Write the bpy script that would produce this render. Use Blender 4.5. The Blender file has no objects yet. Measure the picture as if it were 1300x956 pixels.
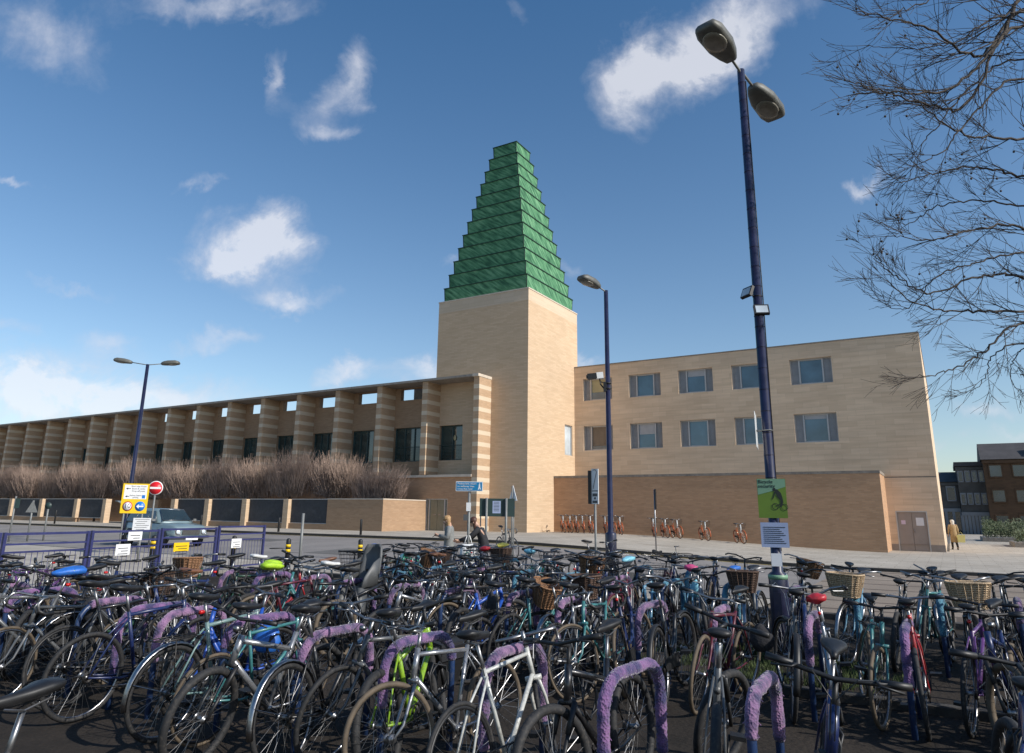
import bpy, math, random
from mathutils import Vector, Matrix, noise
R = math.radians
random.seed(7)
sc = bpy.context.scene
col = sc.collection

# ------------------------------------------------------------------ camera, sky, sun, exposure
FW = Vector((-0.50350183, 0.83064722, 0.23772063))
RT = Vector((0.85669123, 0.515675, 0.01262656))
UP = Vector((0.11209836, -0.21001068, 0.9712515))
cam_data = bpy.data.cameras.new("camera")
cam = bpy.data.objects.new("camera", cam_data)
col.objects.link(cam)
m3 = Matrix((RT, UP, -FW)).transposed()
cam.matrix_world = Matrix.Translation((0, 0, 1.7)) @ m3.to_4x4()
cam_data.sensor_width = 36
cam_data.lens = 895.0 / 1300 * 36
cam_data.shift_y = -45 / 1300
cam_data.clip_end = 3000
cam_data.clip_start = 0.05
sc.camera = cam

SUN_AZ_DIR = Vector((math.cos(R(-1.5)), math.sin(R(-1.5)), 0))     # towards the sun, from the right and a little in front of the facade
SUN_EL = R(34)
sun_dir = Vector((SUN_AZ_DIR.x * math.cos(SUN_EL), SUN_AZ_DIR.y * math.cos(SUN_EL), math.sin(SUN_EL)))
sun_data = bpy.data.lights.new("sun", 'SUN')
sun_data.energy = 4.2
sun_data.angle = R(0.5)
sun_data.color = (1.0, 0.955, 0.885)
sun = bpy.data.objects.new("sun", sun_data)
col.objects.link(sun)
sun.location = (40, -10, 60)
sun.rotation_euler = sun_dir.to_track_quat('Z', 'Y').to_euler()

world = bpy.data.worlds.new("World")
sc.world = world
world.use_nodes = True
wn = world.node_tree
for n in list(wn.nodes):
    wn.nodes.remove(n)
w_out = wn.nodes.new('ShaderNodeOutputWorld')
w_bg = wn.nodes.new('ShaderNodeBackground')
w_bg.inputs['Strength'].default_value = 0.12
sky = wn.nodes.new('ShaderNodeTexSky')
sky.sky_type = 'NISHITA'
sky.sun_disc = False
sky.sun_elevation = SUN_EL
sky.sun_rotation = math.atan2(sun_dir.x, sun_dir.y)
sky.air_density = 1.0
sky.dust_density = 0.6
sky.ozone_density = 2.0
wl = wn.links


def wmath(op, a, b=None, c=None, clamp=False):
    n = wn.nodes.new('ShaderNodeMath')
    n.operation = op
    n.use_clamp = clamp
    for i, v in enumerate((a, b, c)):
        if v is None:
            continue
        if isinstance(v, (int, float)):
            n.inputs[i].default_value = v
        else:
            wl.new(v, n.inputs[i])
    return n.outputs[0]


tc = wn.nodes.new('ShaderNodeTexCoord')


def wdot(v):
    n = wn.nodes.new('ShaderNodeVectorMath')
    n.operation = 'DOT_PRODUCT'
    wl.new(tc.outputs['Generated'], n.inputs[0])
    n.inputs[1].default_value = v
    return n.outputs['Value']


dF = wmath('MAXIMUM', wdot(FW), 0.05)
S = wmath('DIVIDE', wdot(RT), dF)
T = wmath('DIVIDE', wdot(UP), dF)
comb = wn.nodes.new('ShaderNodeCombineXYZ')
wl.new(S, comb.inputs[0])
wl.new(T, comb.inputs[1])
nz = wn.nodes.new('ShaderNodeTexNoise')
nz.inputs['Scale'].default_value = 9.0
nz.inputs['Detail'].default_value = 9.0
nz.inputs['Roughness'].default_value = 0.62
nz.inputs['Distortion'].default_value = 0.4
wl.new(comb.outputs[0], nz.inputs['Vector'])
sep = wn.nodes.new('ShaderNodeSeparateColor')
wl.new(nz.outputs['Color'], sep.inputs[0])
S2 = wmath('ADD', S, wmath('MULTIPLY', wmath('SUBTRACT', sep.outputs[0], 0.5), 0.15))
T2 = wmath('ADD', T, wmath('MULTIPLY', wmath('SUBTRACT', sep.outputs[1], 0.5), 0.12))
# clouds as world directions: (along, up, half width, half height, weight, tilt)
CLOUDS = [(-.375, .14, .066, .042, 1.25, 0), (-.335, .165, .035, .03, .9, 0), (-.40, .115, .04, .02, .7, 0), (-.31, .062, .055, .016, 1.0, .05), (-.215, .385, .028, .040, .9, -.3), (-.27, .35, .04, .02, .65, .5),
          (-.345, .365, .016, .040, .75, 0), (-.265, .305, .035, .014, .8, 0), (.18, .365, .055, .048, 1.0, .2), (.25, .41, .07, .045, .95, .4),
          (.32, .45, .10, .04, 1.0, .35), (-.42, .478, .11, .022, .9, 0), (-.66, .43, .07, .05, .75, -.5), (.5, .235, .032, .016, .95, .3),
          (-.70, -.045, .055, .026, 1.35, 0), (-.64, -.085, .09, .028, 1.0, 0), (-.54, -.072, .10, .026, .85, 0), (-.58, -.005, .05, .02, .75, 0), (-.42, .003, .05, .013, .8, 0),
          (-.235, -.042, .032, .014, .95, 0), (-.13, -.038, .045, .02, 1.05, 0), (.10, -.03, .03, .012, .9, 0),
          (.68, -.105, .05, .014, .85, 0), (.60, -.16, .03, .010, .6, 0), (.71, -.145, .05, .012, .7, 0), (-.445, .225, .03, .010, .6, .3), (-.72, .215, .045, .006, .75, 0),
          (-.085, .105, .014, .012, .6, 0), (.08, .098, .02, .012, .5, -.5), (-.63, .075, .07, .010, .5, -.1), (-.72, .02, .05, .012, .5, 0),
          (-.42, -.09, .16, .026, .55, 0), (.0, .46, .02, .03, .35, .6)]
acc = None
for (cx_, cy_, rx, ry, wt, tilt) in CLOUDS:
    ds = wmath('SUBTRACT', S2, cx_)
    dt = wmath('SUBTRACT', T2, cy_)
    ca, sa = math.cos(tilt), math.sin(tilt)
    a = wmath('ADD', wmath('MULTIPLY', ds, ca / rx), wmath('MULTIPLY', dt, sa / rx))
    b = wmath('ADD', wmath('MULTIPLY', ds, -sa / ry), wmath('MULTIPLY', dt, ca / ry))
    r2 = wmath('ADD', wmath('MULTIPLY', a, a), wmath('MULTIPLY', b, b))
    g = wmath('MULTIPLY', wmath('EXPONENT', wmath('MULTIPLY', r2, -0.75)), wt)
    acc = g if acc is None else wmath('ADD', acc, g)
nz2 = wn.nodes.new('ShaderNodeTexNoise')
nz2.inputs['Scale'].default_value = 20.0
nz2.inputs['Detail'].default_value = 10.0
nz2.inputs['Roughness'].default_value = 0.6
wl.new(comb.outputs[0], nz2.inputs['Vector'])
dens = wmath('MULTIPLY', wmath('SUBTRACT', wmath('MULTIPLY', acc, wmath('ADD', wmath('MULTIPLY', nz2.outputs['Fac'], 2.2), -0.15)), 0.20), 1.02, clamp=True)
dens = wmath('MULTIPLY', wmath('POWER', dens, 1.1), 0.66)
dens = wmath('MULTIPLY', dens, wmath('GREATER_THAN', wdot(FW), 0.06))
mixw = wn.nodes.new('ShaderNodeMix')
mixw.data_type = 'RGBA'
wl.new(dens, mixw.inputs['Factor'])
hs = wn.nodes.new('ShaderNodeHueSaturation')
hs.inputs['Hue'].default_value = 0.498
wl.new(wmath('ADD', wmath('MULTIPLY', wdot((0, 0, 1)), 0.36), 1.0), hs.inputs['Saturation'])
hs.inputs['Value'].default_value = 1.0
wl.new(sky.outputs[0], hs.inputs['Color'])
wl.new(hs.outputs[0], mixw.inputs['A'])
cmix = wn.nodes.new('ShaderNodeMix')
cmix.data_type = 'RGBA'
wl.new(wmath('MULTIPLY', wmath('SUBTRACT', acc, 0.35), 1.1, clamp=True), cmix.inputs['Factor'])
cmix.inputs['A'].default_value = (4.5, 4.7, 5.5, 1)
cmix.inputs['B'].default_value = (6.6, 6.6, 6.9, 1)
wl.new(cmix.outputs['Result'], mixw.inputs['B'])
wl.new(mixw.outputs['Result'], w_bg.inputs['Color'])
wl.new(w_bg.outputs[0], w_out.inputs['Surface'])

sc.view_settings.view_transform = 'Standard'
sc.view_settings.look = 'None'
sc.view_settings.gamma = 1
sc.view_settings.exposure = 0.22
sc.render.engine = 'CYCLES'


# ------------------------------------------------------------------ helpers
def sstep(x):
    x = max(0.0, min(1.0, x))
    return x * x * (3 - 2 * x)


def gz(x, y):
    """height of the ground: level by the racks, rising towards the tower"""
    return 0.56 * sstep((-1.5 - x) / 17) * sstep((y - 9) / 24)


class MB:
    """mesh builder; .build links ONE mesh object"""

    def __init__(s):
        s.v = []; s.f = []; s.mi = []; s.sm = []

    def add(s, verts, faces, mi=0, smooth=False):
        o = len(s.v)
        s.v += [tuple(p) for p in verts]
        for f in faces:
            s.f.append(tuple(i + o for i in f)); s.mi.append(mi); s.sm.append(smooth)
        return s

    def box(s, x0, x1, y0, y1, z0, z1, mi=0):
        v = [(x, y, z) for z in (z0, z1) for y in (y0, y1) for x in (x0, x1)]
        return s.add(v, [(0, 2, 3, 1), (4, 5, 7, 6), (0, 1, 5, 4), (1, 3, 7, 5), (3, 2, 6, 7), (2, 0, 4, 6)], mi)

    def hexa(s, bot, top, mi=0, smooth=False):
        n = len(bot)
        f = [tuple(range(n))[::-1], tuple(range(n, 2 * n))] + [(i, (i + 1) % n, (i + 1) % n + n, i + n) for i in range(n)]
        return s.add(list(bot) + list(top), f, mi, smooth)

    def obox(s, c, ax, ay, az, mi=0):
        """box from centre and three half-axis vectors"""
        c, ax, ay, az = Vector(c), Vector(ax), Vector(ay), Vector(az)
        v = [c + ax * a + ay * b + az * d for d in (-1, 1) for b in (-1, 1) for a in (-1, 1)]
        return s.add(v, [(0, 2, 3, 1), (4, 5, 7, 6), (0, 1, 5, 4), (1, 3, 7, 5), (3, 2, 6, 7), (2, 0, 4, 6)], mi)

    def tube(s, pts, r, seg=6, mi=0, closed=False, cap=True, flat=1.0):
        pts = [Vector(p) for p in pts]
        n = len(pts)
        rs = r if isinstance(r, (list, tuple)) else [r] * n
        t0 = (pts[1] - pts[0]).normalized()
        ref = Vector((0, 0, 1)) if abs(t0.z) < 0.9 else Vector((1, 0, 0))
        nrm = (ref - t0 * ref.dot(t0)).normalized()
        vs = []
        for i, p in enumerate(pts):
            if closed:
                t = (pts[(i + 1) % n] - pts[i - 1]).normalized()
            else:
                t = (pts[min(i + 1, n - 1)] - pts[max(i - 1, 0)]).normalized()
            nrm = (nrm - t * nrm.dot(t))
            if nrm.length < 1e-5:
                nrm = t.orthogonal()
            nrm.normalize()
            bn = t.cross(nrm)
            for k in range(seg):
                a = 2 * math.pi * k / seg
                vs.append(p + nrm * (math.cos(a) * rs[i]) + bn * (math.sin(a) * rs[i] * flat))
        fs = []
        for i in range(n if closed else n - 1):
            j = (i + 1) % n
            for k in range(seg):
                k2 = (k + 1) % seg
                fs.append((i * seg + k, i * seg + k2, j * seg + k2, j * seg + k))
        if cap and not closed:
            fs.append(tuple(range(seg))[::-1]); fs.append(tuple((n - 1) * seg + k for k in range(seg)))
        return s.add(vs, fs, mi, seg > 4)

    def ring(s, c, R_, r, n=28, seg=5, mi=0, axis='y', flat=1.0, a0=0, a1=2 * math.pi):
        c = Vector(c)
        full = abs(a1 - a0 - 2 * math.pi) < 1e-6
        m = n if full else n + 1
        pts = []
        for i in range(m):
            a = a0 + (a1 - a0) * i / n
            if axis == 'y':
                pts.append(c + Vector((math.cos(a) * R_, 0, math.sin(a) * R_)))
            elif axis == 'z':
                pts.append(c + Vector((math.cos(a) * R_, math.sin(a) * R_, 0)))
            else:
                pts.append(c + Vector((0, math.cos(a) * R_, math.sin(a) * R_)))
        return s.tube(pts, r, seg, mi, closed=full, flat=flat)

    def disc(s, c, nrm, r, n=20, mi=0, th=0.004):
        nrm = Vector(nrm).normalized()
        return s.tube([Vector(c) - nrm * th / 2, Vector(c) + nrm * th / 2], r, n, mi)

    def loft(s, rings, mi=0, smooth=True, cap=True, close=True):
        n = len(rings[0]); vs = []; fs = []
        for r in rings:
            vs += [tuple(p) for p in r]
        for i in range(len(rings) - 1):
            for k in range(n if close else n - 1):
                k2 = (k + 1) % n
                fs.append((i * n + k, i * n + k2, (i + 1) * n + k2, (i + 1) * n + k))
        if cap:
            fs.append(tuple(range(n))[::-1]); fs.append(tuple((len(rings) - 1) * n + k for k in range(n)))
        return s.add(vs, fs, mi, smooth)

    def ball(s, c, rx, ry, rz, nu=10, nv=7, mi=0):
        c = Vector(c); rings = []
        for j in range(nv + 1):
            a = -math.pi / 2 + math.pi * j / nv
            cr = max(math.cos(a), 0.02)
            rings.append([c + Vector((rx * cr * math.cos(2 * math.pi * k / nu), ry * cr * math.sin(2 * math.pi * k / nu), rz * math.sin(a))) for k in range(nu)])
        return s.loft(rings, mi)

    def mesh(s, name):
        me = bpy.data.meshes.new(name)
        me.from_pydata(s.v, [], s.f)
        me.polygons.foreach_set('material_index', s.mi)
        me.polygons.foreach_set('use_smooth', s.sm)
        me.update()
        return me

    def build(s, name, mats, parent=None, loc=None):
        me = s.mesh(name)
        for m in (mats if isinstance(mats, (list, tuple)) else [mats]):
            me.materials.append(m)
        o = bpy.data.objects.new(name, me)
        col.objects.link(o)
        if parent is not None:
            o.parent = parent
        if loc is not None:
            o.location = loc
        return o


def tag(o, label=None, cat=None, group=None, kind=None):
    if label: o['label'] = label
    if cat: o['category'] = cat
    if group: o['group'] = group
    if kind: o['kind'] = kind
    return o


def empty(name, loc=(0, 0, 0), rz=0, label=None, cat=None, group=None, parent=None):
    o = bpy.data.objects.new(name, None)
    col.objects.link(o)
    o.location = loc; o.rotation_euler = (0, 0, rz)
    o.empty_display_size = 0.1
    if parent is not None: o.parent = parent
    return tag(o, label, cat, group)


def text_mesh(name, body, size, mat, parent, M, ext=0.002, align='CENTER', spacing=1.0):
    cu = bpy.data.curves.new(name, 'FONT')
    cu.body = body; cu.size = size; cu.extrude = ext; cu.align_x = align; cu.align_y = 'CENTER'; cu.resolution_u = 2
    cu.space_line = spacing
    tmp = bpy.data.objects.new(name, cu)
    col.objects.link(tmp)
    dg = bpy.context.evaluated_depsgraph_get()
    dg.update()
    me = bpy.data.meshes.new_from_object(tmp.evaluated_get(dg))
    bpy.data.objects.remove(tmp); bpy.data.curves.remove(cu)
    me.materials.clear(); me.materials.append(mat)
    o = bpy.data.objects.new(name, me)
    col.objects.link(o)
    o.parent = parent
    o.matrix_local = M
    return o


def children(o): return list(o.children)


def copy_tree(o, parent=None, skip=()):
    c = o.copy(); col.objects.link(c); c.parent = parent
    for ch in children(o):
        if ch.name.split('.')[0] in skip: continue
        copy_tree(ch, c, skip)
    return c


# ------------------------------------------------------------------ materials
def mat(name, color, rough=0.6, metal=0.0, var=0.12, scale=4.0, bump=0.0, bscale=40.0, coat=0.0, spec=None, detail=5, dirt=None, dirt_amt=0.4):
    m = bpy.data.materials.new(name); m.use_nodes = True
    nt = m.node_tree; b = nt.nodes['Principled BSDF']
    b.inputs['Roughness'].default_value = rough
    b.inputs['Metallic'].default_value = metal
    if coat: b.inputs['Coat Weight'].default_value = coat
    if spec is not None: b.inputs['Specular IOR Level'].default_value = spec
    t = nt.nodes.new('ShaderNodeTexCoord')
    n = nt.nodes.new('ShaderNodeTexNoise')
    n.inputs['Scale'].default_value = scale; n.inputs['Detail'].default_value = detail
    nt.links.new(t.outputs['Object'], n.inputs['Vector'])
    r = nt.nodes.new('ShaderNodeValToRGB')
    lo = [max(0, c * (1 - var)) for c in color]; hi = [min(1, c * (1 + var)) for c in color]
    r.color_ramp.elements[0].position = 0.3; r.color_ramp.elements[1].position = 0.7
    r.color_ramp.elements[0].color = (*lo, 1); r.color_ramp.elements[1].color = (*hi, 1)
    nt.links.new(n.outputs['Fac'], r.inputs[0])
    out = r.outputs[0]
    if dirt:
        n3 = nt.nodes.new('ShaderNodeTexNoise'); n3.inputs['Scale'].default_value = scale * 3.3; n3.inputs['Detail'].default_value = 8
        nt.links.new(t.outputs['Object'], n3.inputs['Vector'])
        r3 = nt.nodes.new('ShaderNodeValToRGB'); r3.color_ramp.elements[0].position = 0.52; r3.color_ramp.elements[1].position = 0.68
        r3.color_ramp.elements[1].color = (dirt_amt,) * 3 + (1,)
        nt.links.new(n3.outputs['Fac'], r3.inputs[0])
        mx = nt.nodes.new('ShaderNodeMix'); mx.data_type = 'RGBA'
        nt.links.new(r3.outputs[0], mx.inputs['Factor']); nt.links.new(out, mx.inputs['A']); mx.inputs['B'].default_value = (*dirt, 1)
        out = mx.outputs['Result']
    nt.links.new(out, b.inputs['Base Color'])
    if bump:
        n2 = nt.nodes.new('ShaderNodeTexNoise'); n2.inputs['Scale'].default_value = bscale; n2.inputs['Detail'].default_value = 4
        nt.links.new(t.outputs['Object'], n2.inputs['Vector'])
        bp = nt.nodes.new('ShaderNodeBump'); bp.inputs['Strength'].default_value = bump; bp.inputs['Distance'].default_value = 0.02
        nt.links.new(n2.outputs['Fac'], bp.inputs['Height']); nt.links.new(bp.outputs[0], b.inputs['Normal'])
    return m


def brick_mat(name, c1, c2, mortar, bw, bh, msize=0.008, large=0.18, streak=0.15, stripes=None, stripe_col=None, bump=0.3, rough=0.85):
    m = bpy.data.materials.new(name); m.use_nodes = True
    nt = m.node_tree; L = nt.links; b = nt.nodes['Principled BSDF']; b.inputs['Roughness'].default_value = rough
    b.inputs['Specular IOR Level'].default_value = 0.2
    t = nt.nodes.new('ShaderNodeTexCoord'); sp = nt.nodes.new('ShaderNodeSeparateXYZ'); L.new(t.outputs['Object'], sp.inputs[0])
    ad = nt.nodes.new('ShaderNodeMath'); ad.operation = 'ADD'; L.new(sp.outputs[0], ad.inputs[0]); L.new(sp.outputs[1], ad.inputs[1])
    cb = nt.nodes.new('ShaderNodeCombineXYZ'); L.new(ad.outputs[0], cb.inputs[0]); L.new(sp.outputs[2], cb.inputs[1])
    br = nt.nodes.new('ShaderNodeTexBrick')
    br.inputs['Color1'].default_value = (*c1, 1); br.inputs['Color2'].default_value = (*c2, 1); br.inputs['Mortar'].default_value = (*mortar, 1)
    br.inputs['Scale'].default_value = 1; br.inputs['Brick Width'].default_value = bw; br.inputs['Row Height'].default_value = bh
    br.inputs['Mortar Size'].default_value = msize; br.inputs['Mortar Smooth'].default_value = 0.6
    L.new(cb.outputs[0], br.inputs['Vector'])
    out = br.outputs['Color']
    if stripes:
        per, frac, off = stripes
        md = nt.nodes.new('ShaderNodeMath'); md.operation = 'FRACT'
        dv = nt.nodes.new('ShaderNodeMath'); dv.operation = 'MULTIPLY_ADD'; dv.inputs[1].default_value = 1 / per; dv.inputs[2].default_value = off
        L.new(sp.outputs[2], dv.inputs[0]); L.new(dv.outputs[0], md.inputs[0])
        lt = nt.nodes.new('ShaderNodeMath'); lt.operation = 'LESS_THAN'; lt.inputs[1].default_value = frac; L.new(md.outputs[0], lt.inputs[0])
        mx = nt.nodes.new('ShaderNodeMix'); mx.data_type = 'RGBA'; L.new(lt.outputs[0], mx.inputs['Factor']); L.new(out, mx.inputs['A'])
        mx.inputs['B'].default_value = (*stripe_col, 1); out = mx.outputs['Result']
    # broad tone changes and horizontal streaks
    n = nt.nodes.new('ShaderNodeTexNoise'); n.inputs['Scale'].default_value = 0.35; n.inputs['Detail'].default_value = 6
    L.new(t.outputs['Object'], n.inputs['Vector'])
    mp = nt.nodes.new('ShaderNodeMapping'); mp.inputs['Scale'].default_value = (0.5, 0.5, 6); L.new(t.outputs['Object'], mp.inputs['Vector'])
    n2 = nt.nodes.new('ShaderNodeTexNoise'); n2.inputs['Scale'].default_value = 1.2; n2.inputs['Detail'].default_value = 6; L.new(mp.outputs[0], n2.inputs['Vector'])
    ma = nt.nodes.new('ShaderNodeMath'); ma.operation = 'MULTIPLY_ADD'; ma.inputs[1].default_value = large * 2; ma.inputs[2].default_value = 1 - large; L.new(n.outputs['Fac'], ma.inputs[0])
    mb = nt.nodes.new('ShaderNodeMath'); mb.operation = 'MULTIPLY_ADD'; mb.inputs[1].default_value = streak * 2; mb.inputs[2].default_value = 1 - streak; L.new(n2.outputs['Fac'], mb.inputs[0])
    mm = nt.nodes.new('ShaderNodeMath'); mm.operation = 'MULTIPLY'; L.new(ma.outputs[0], mm.inputs[0]); L.new(mb.outputs[0], mm.inputs[1])
    vm = nt.nodes.new('ShaderNodeVectorMath'); vm.operation = 'SCALE'; L.new(out, vm.inputs[0]); L.new(mm.outputs[0], vm.inputs['Scale'])
    L.new(vm.outputs[0], b.inputs['Base Color'])
    bp = nt.nodes.new('ShaderNodeBump'); bp.inputs['Strength'].default_value = bump; bp.inputs['Distance'].default_value = 0.01
    L.new(br.outputs['Fac'], bp.inputs['Height']); bp.invert = True; L.new(bp.outputs[0], b.inputs['Normal'])
    return m


M = {}
M['tower'] = brick_mat('tower_stone', (.60, .445, .30), (.54, .39, .255), (.47, .35, .235), .5, .105, .008, .10, .10)
M['tower_cap'] = brick_mat('tower_cap_stone', (.62, .49, .36), (.58, .455, .325), (.48, .38, .27), 1.0, .26, .006, .08, .06)
M['wing'] = brick_mat('wing_stone', (.68, .52, .37), (.61, .46, .32), (.53, .41, .29), .9, .3, .009, .18, .22)
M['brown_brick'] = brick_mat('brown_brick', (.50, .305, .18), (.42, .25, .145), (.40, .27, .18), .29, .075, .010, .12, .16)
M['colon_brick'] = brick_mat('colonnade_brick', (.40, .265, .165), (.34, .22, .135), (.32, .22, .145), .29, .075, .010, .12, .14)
M['fin'] = brick_mat('striped_masonry', (.48, .33, .21), (.42, .285, .18), (.38, .27, .18), .29, .075, .008, .08, .08, stripes=(.70, .36, .0), stripe_col=(.58, .48, .355))
M['slab'] = mat('roof_slab_stone', (.30, .26, .22), .8, var=.15, scale=2, dirt=(.12, .11, .10))
M['coping'] = mat('coping_stone', (.26, .22, .18), .8, var=.18, scale=3, dirt=(.10, .09, .08))
M['coping_light'] = mat('pale_coping', (.55, .47, .38), .8, var=.1, scale=3)
M['plinth'] = mat('plinth_stone', (.26, .22, .19), .8, var=.15, scale=3)
M['roof'] = mat('flat_roof', (.22, .21, .20), .9, var=.2)
M['frame_grey'] = mat('grey_window_frame', (.46, .45, .44), .45, .3, var=.06)
M['frame_teal'] = mat('dark_teal_frame', (.05, .085, .085), .45, .2, var=.1)
M['louvre'] = mat('louvre_grey', (.40, .40, .41), .5, .2, var=.08)
M['reveal'] = mat('reveal_shade_stone', (.36, .28, .20), .85)
M['door_grey'] = mat('taupe_door', (.30, .255, .225), .5, .0, var=.05, bump=.05)
M['door_green'] = mat('grey_green_door', (.22, .215, .16), .45, .2, var=.08)
M['paper'] = mat('paper', (.72, .72, .74), .7, var=.05)
M['paper_pink'] = mat('pink_paper', (.62, .50, .62), .7, var=.05)
M['white'] = mat('white_paint', (.78, .78, .76), .5, var=.04)
M['black'] = mat('black_plastic', (.012, .012, .013), .5, var=.3, scale=20)
M['rubber'] = mat('tyre_rubber', (.016, .016, .017), .75, var=.35, scale=15, dirt=(.07, .06, .05), dirt_amt=.5)
M['rubber_tan'] = mat('tan_tyre_rubber', (.10, .075, .05), .75, var=.3, scale=15)
M['chrome'] = mat('worn_chrome', (.34, .34, .35), .3, 1.0, var=.15, scale=25, dirt=(.20, .15, .11), dirt_amt=.5)
M['alu'] = mat('brushed_alloy', (.28, .28, .285), .38, .9, var=.2, scale=25)
M['darkmetal'] = mat('dark_greased_metal', (.045, .042, .04), .45, .7, var=.4, scale=30)
M['rust'] = mat('rusty_steel', (.20, .09, .045), .7, .3, var=.4, scale=20)
M['wicker'] = mat('wicker', (.23, .12, .06), .8, var=.5, scale=60, bump=.4, bscale=90)
M['wicker_pale'] = mat('pale_wicker', (.40, .29, .18), .8, var=.45, scale=60, bump=.4, bscale=90)
M['wicker_dark'] = mat('dark_wicker', (.085, .05, .035), .8, var=.5, scale=60, bump=.4, bscale=90)
M['red_refl'] = mat('red_reflector', (.45, .01, .01), .25, var=.1)
M['orange_refl'] = mat('orange_reflector', (.8, .22, .02), .3, var=.1)
M['grey_plastic'] = mat('grey_plastic', (.085, .088, .09), .5, var=.1)
M['steel_pole'] = mat('galvanised_steel', (.20, .205, .20), .6, .3, var=.15, scale=8, dirt=(.18, .17, .16))
M['blue_pole'] = mat('navy_painted_steel', (.013, .015, .042), .38, .0, var=.25, scale=5, coat=.3, dirt=(.03, .033, .06), dirt_amt=.35)
M['stand_blue'] = mat('blue_painted_hoop', (.014, .035, .10), .4, .0, var=.25, scale=10, coat=.2, dirt=(.09, .10, .13))
M['rail_blue'] = mat('railing_blue', (.03, .034, .12), .42, .0, var=.2, scale=6, coat=.2)
M['lamp_grey'] = mat('lamp_housing', (.11, .11, .098), .55, .1, var=.15, scale=12)
M['lamp_glass'] = mat('lamp_bowl', (.20, .185, .15), .25, .0, var=.2, scale=12)
M['green_board'] = mat('dark_green_board', (.022, .045, .042), .5, var=.15)
M['tree_bark'] = mat('plane_bark', (.062, .050, .042), .9, var=.35, scale=9, bump=.5, bscale=30)
M['twig'] = mat('bare_twig', (.17, .115, .085), .9, var=.35, scale=3)
M['twig_red'] = mat('bare_hedge_twig', (.27, .195, .155), .9, var=.35, scale=2)
M['soil'] = None


def col_mat(name, c, rough=.35, coat=.4, metal=0.0):
    return mat(name, c, rough, metal, var=.15, scale=14, coat=coat, dirt=(.06, .055, .05), dirt_amt=.35)


PAINT = {
    'black': (.012, .012, .014), 'dark blue': (.015, .03, .12), 'bright blue': (.02, .10, .50), 'teal': (.06, .24, .25), 'light blue': (.14, .34, .50),
    'red': (.38, .015, .018), 'maroon': (.13, .015, .03), 'silver': (.40, .41, .43), 'white': (.66, .66, .62), 'lime': (.30, .52, .03),
    'green': (.02, .30, .17), 'dark green': (.015, .07, .04), 'purple': (.14, .05, .22), 'grey': (.12, .125, .13), 'orange': (.60, .12, .02), 'pink': (.52, .12, .24), 'sage': (.20, .32, .31)}
for k, c in PAINT.items():
    c = tuple(v * .72 for v in c)
    M['p_' + k] = col_mat(k.replace(' ', '_') + '_paint', c, .36 if k != 'silver' else .3, .5, .6 if k == 'silver' else 0)


def yarn_mat(name, a, b_):
    m = bpy.data.materials.new(name); m.use_nodes = True; nt = m.node_tree; L = nt.links; b = nt.nodes['Principled BSDF']
    b.inputs['Roughness'].default_value = .95
    b.inputs['Sheen Weight'].default_value = .3
    t = nt.nodes.new('ShaderNodeTexCoord'); n = nt.nodes.new('ShaderNodeTexNoise'); n.inputs['Scale'].default_value = 9; n.inputs['Detail'].default_value = 8
    oi = nt.nodes.new('ShaderNodeObjectInfo'); sc_ = nt.nodes.new('ShaderNodeVectorMath'); sc_.operation = 'ADD'
    mu = nt.nodes.new('ShaderNodeMath'); mu.operation = 'MULTIPLY'; mu.inputs[1].default_value = 40; L.new(oi.outputs['Random'], mu.inputs[0])
    L.new(t.outputs['Object'], sc_.inputs[0]); L.new(mu.outputs[0], sc_.inputs[1])
    L.new(sc_.outputs[0], n.inputs['Vector']); r = nt.nodes.new('ShaderNodeValToRGB')
    r.color_ramp.elements[0].position = .40; r.color_ramp.elements[1].position = .60
    r.color_ramp.elements[0].color = (*a, 1); r.color_ramp.elements[1].color = (*b_, 1)
    L.new(n.outputs['Fac'], r.inputs[0]); L.new(r.outputs[0], b.inputs['Base Color'])
    v = nt.nodes.new('ShaderNodeTexVoronoi'); v.inputs['Scale'].default_value = 70; L.new(t.outputs['Object'], v.inputs['Vector'])
    bp = nt.nodes.new('ShaderNodeBump'); bp.inputs['Strength'].default_value = .8; bp.inputs['Distance'].default_value = .01
    L.new(v.outputs['Distance'], bp.inputs['Height']); L.new(bp.outputs[0], b.inputs['Normal'])
    return m


M['yarn_lilac'] = yarn_mat('lilac_yarn', (.045, .035, .09), (.25, .135, .25))
M['yarn_violet'] = yarn_mat('violet_yarn', (.035, .03, .10), (.20, .10, .23))
M['yarn_blue'] = yarn_mat('sky_blue_yarn', (.02, .09, .17), (.08, .24, .32))


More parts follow.
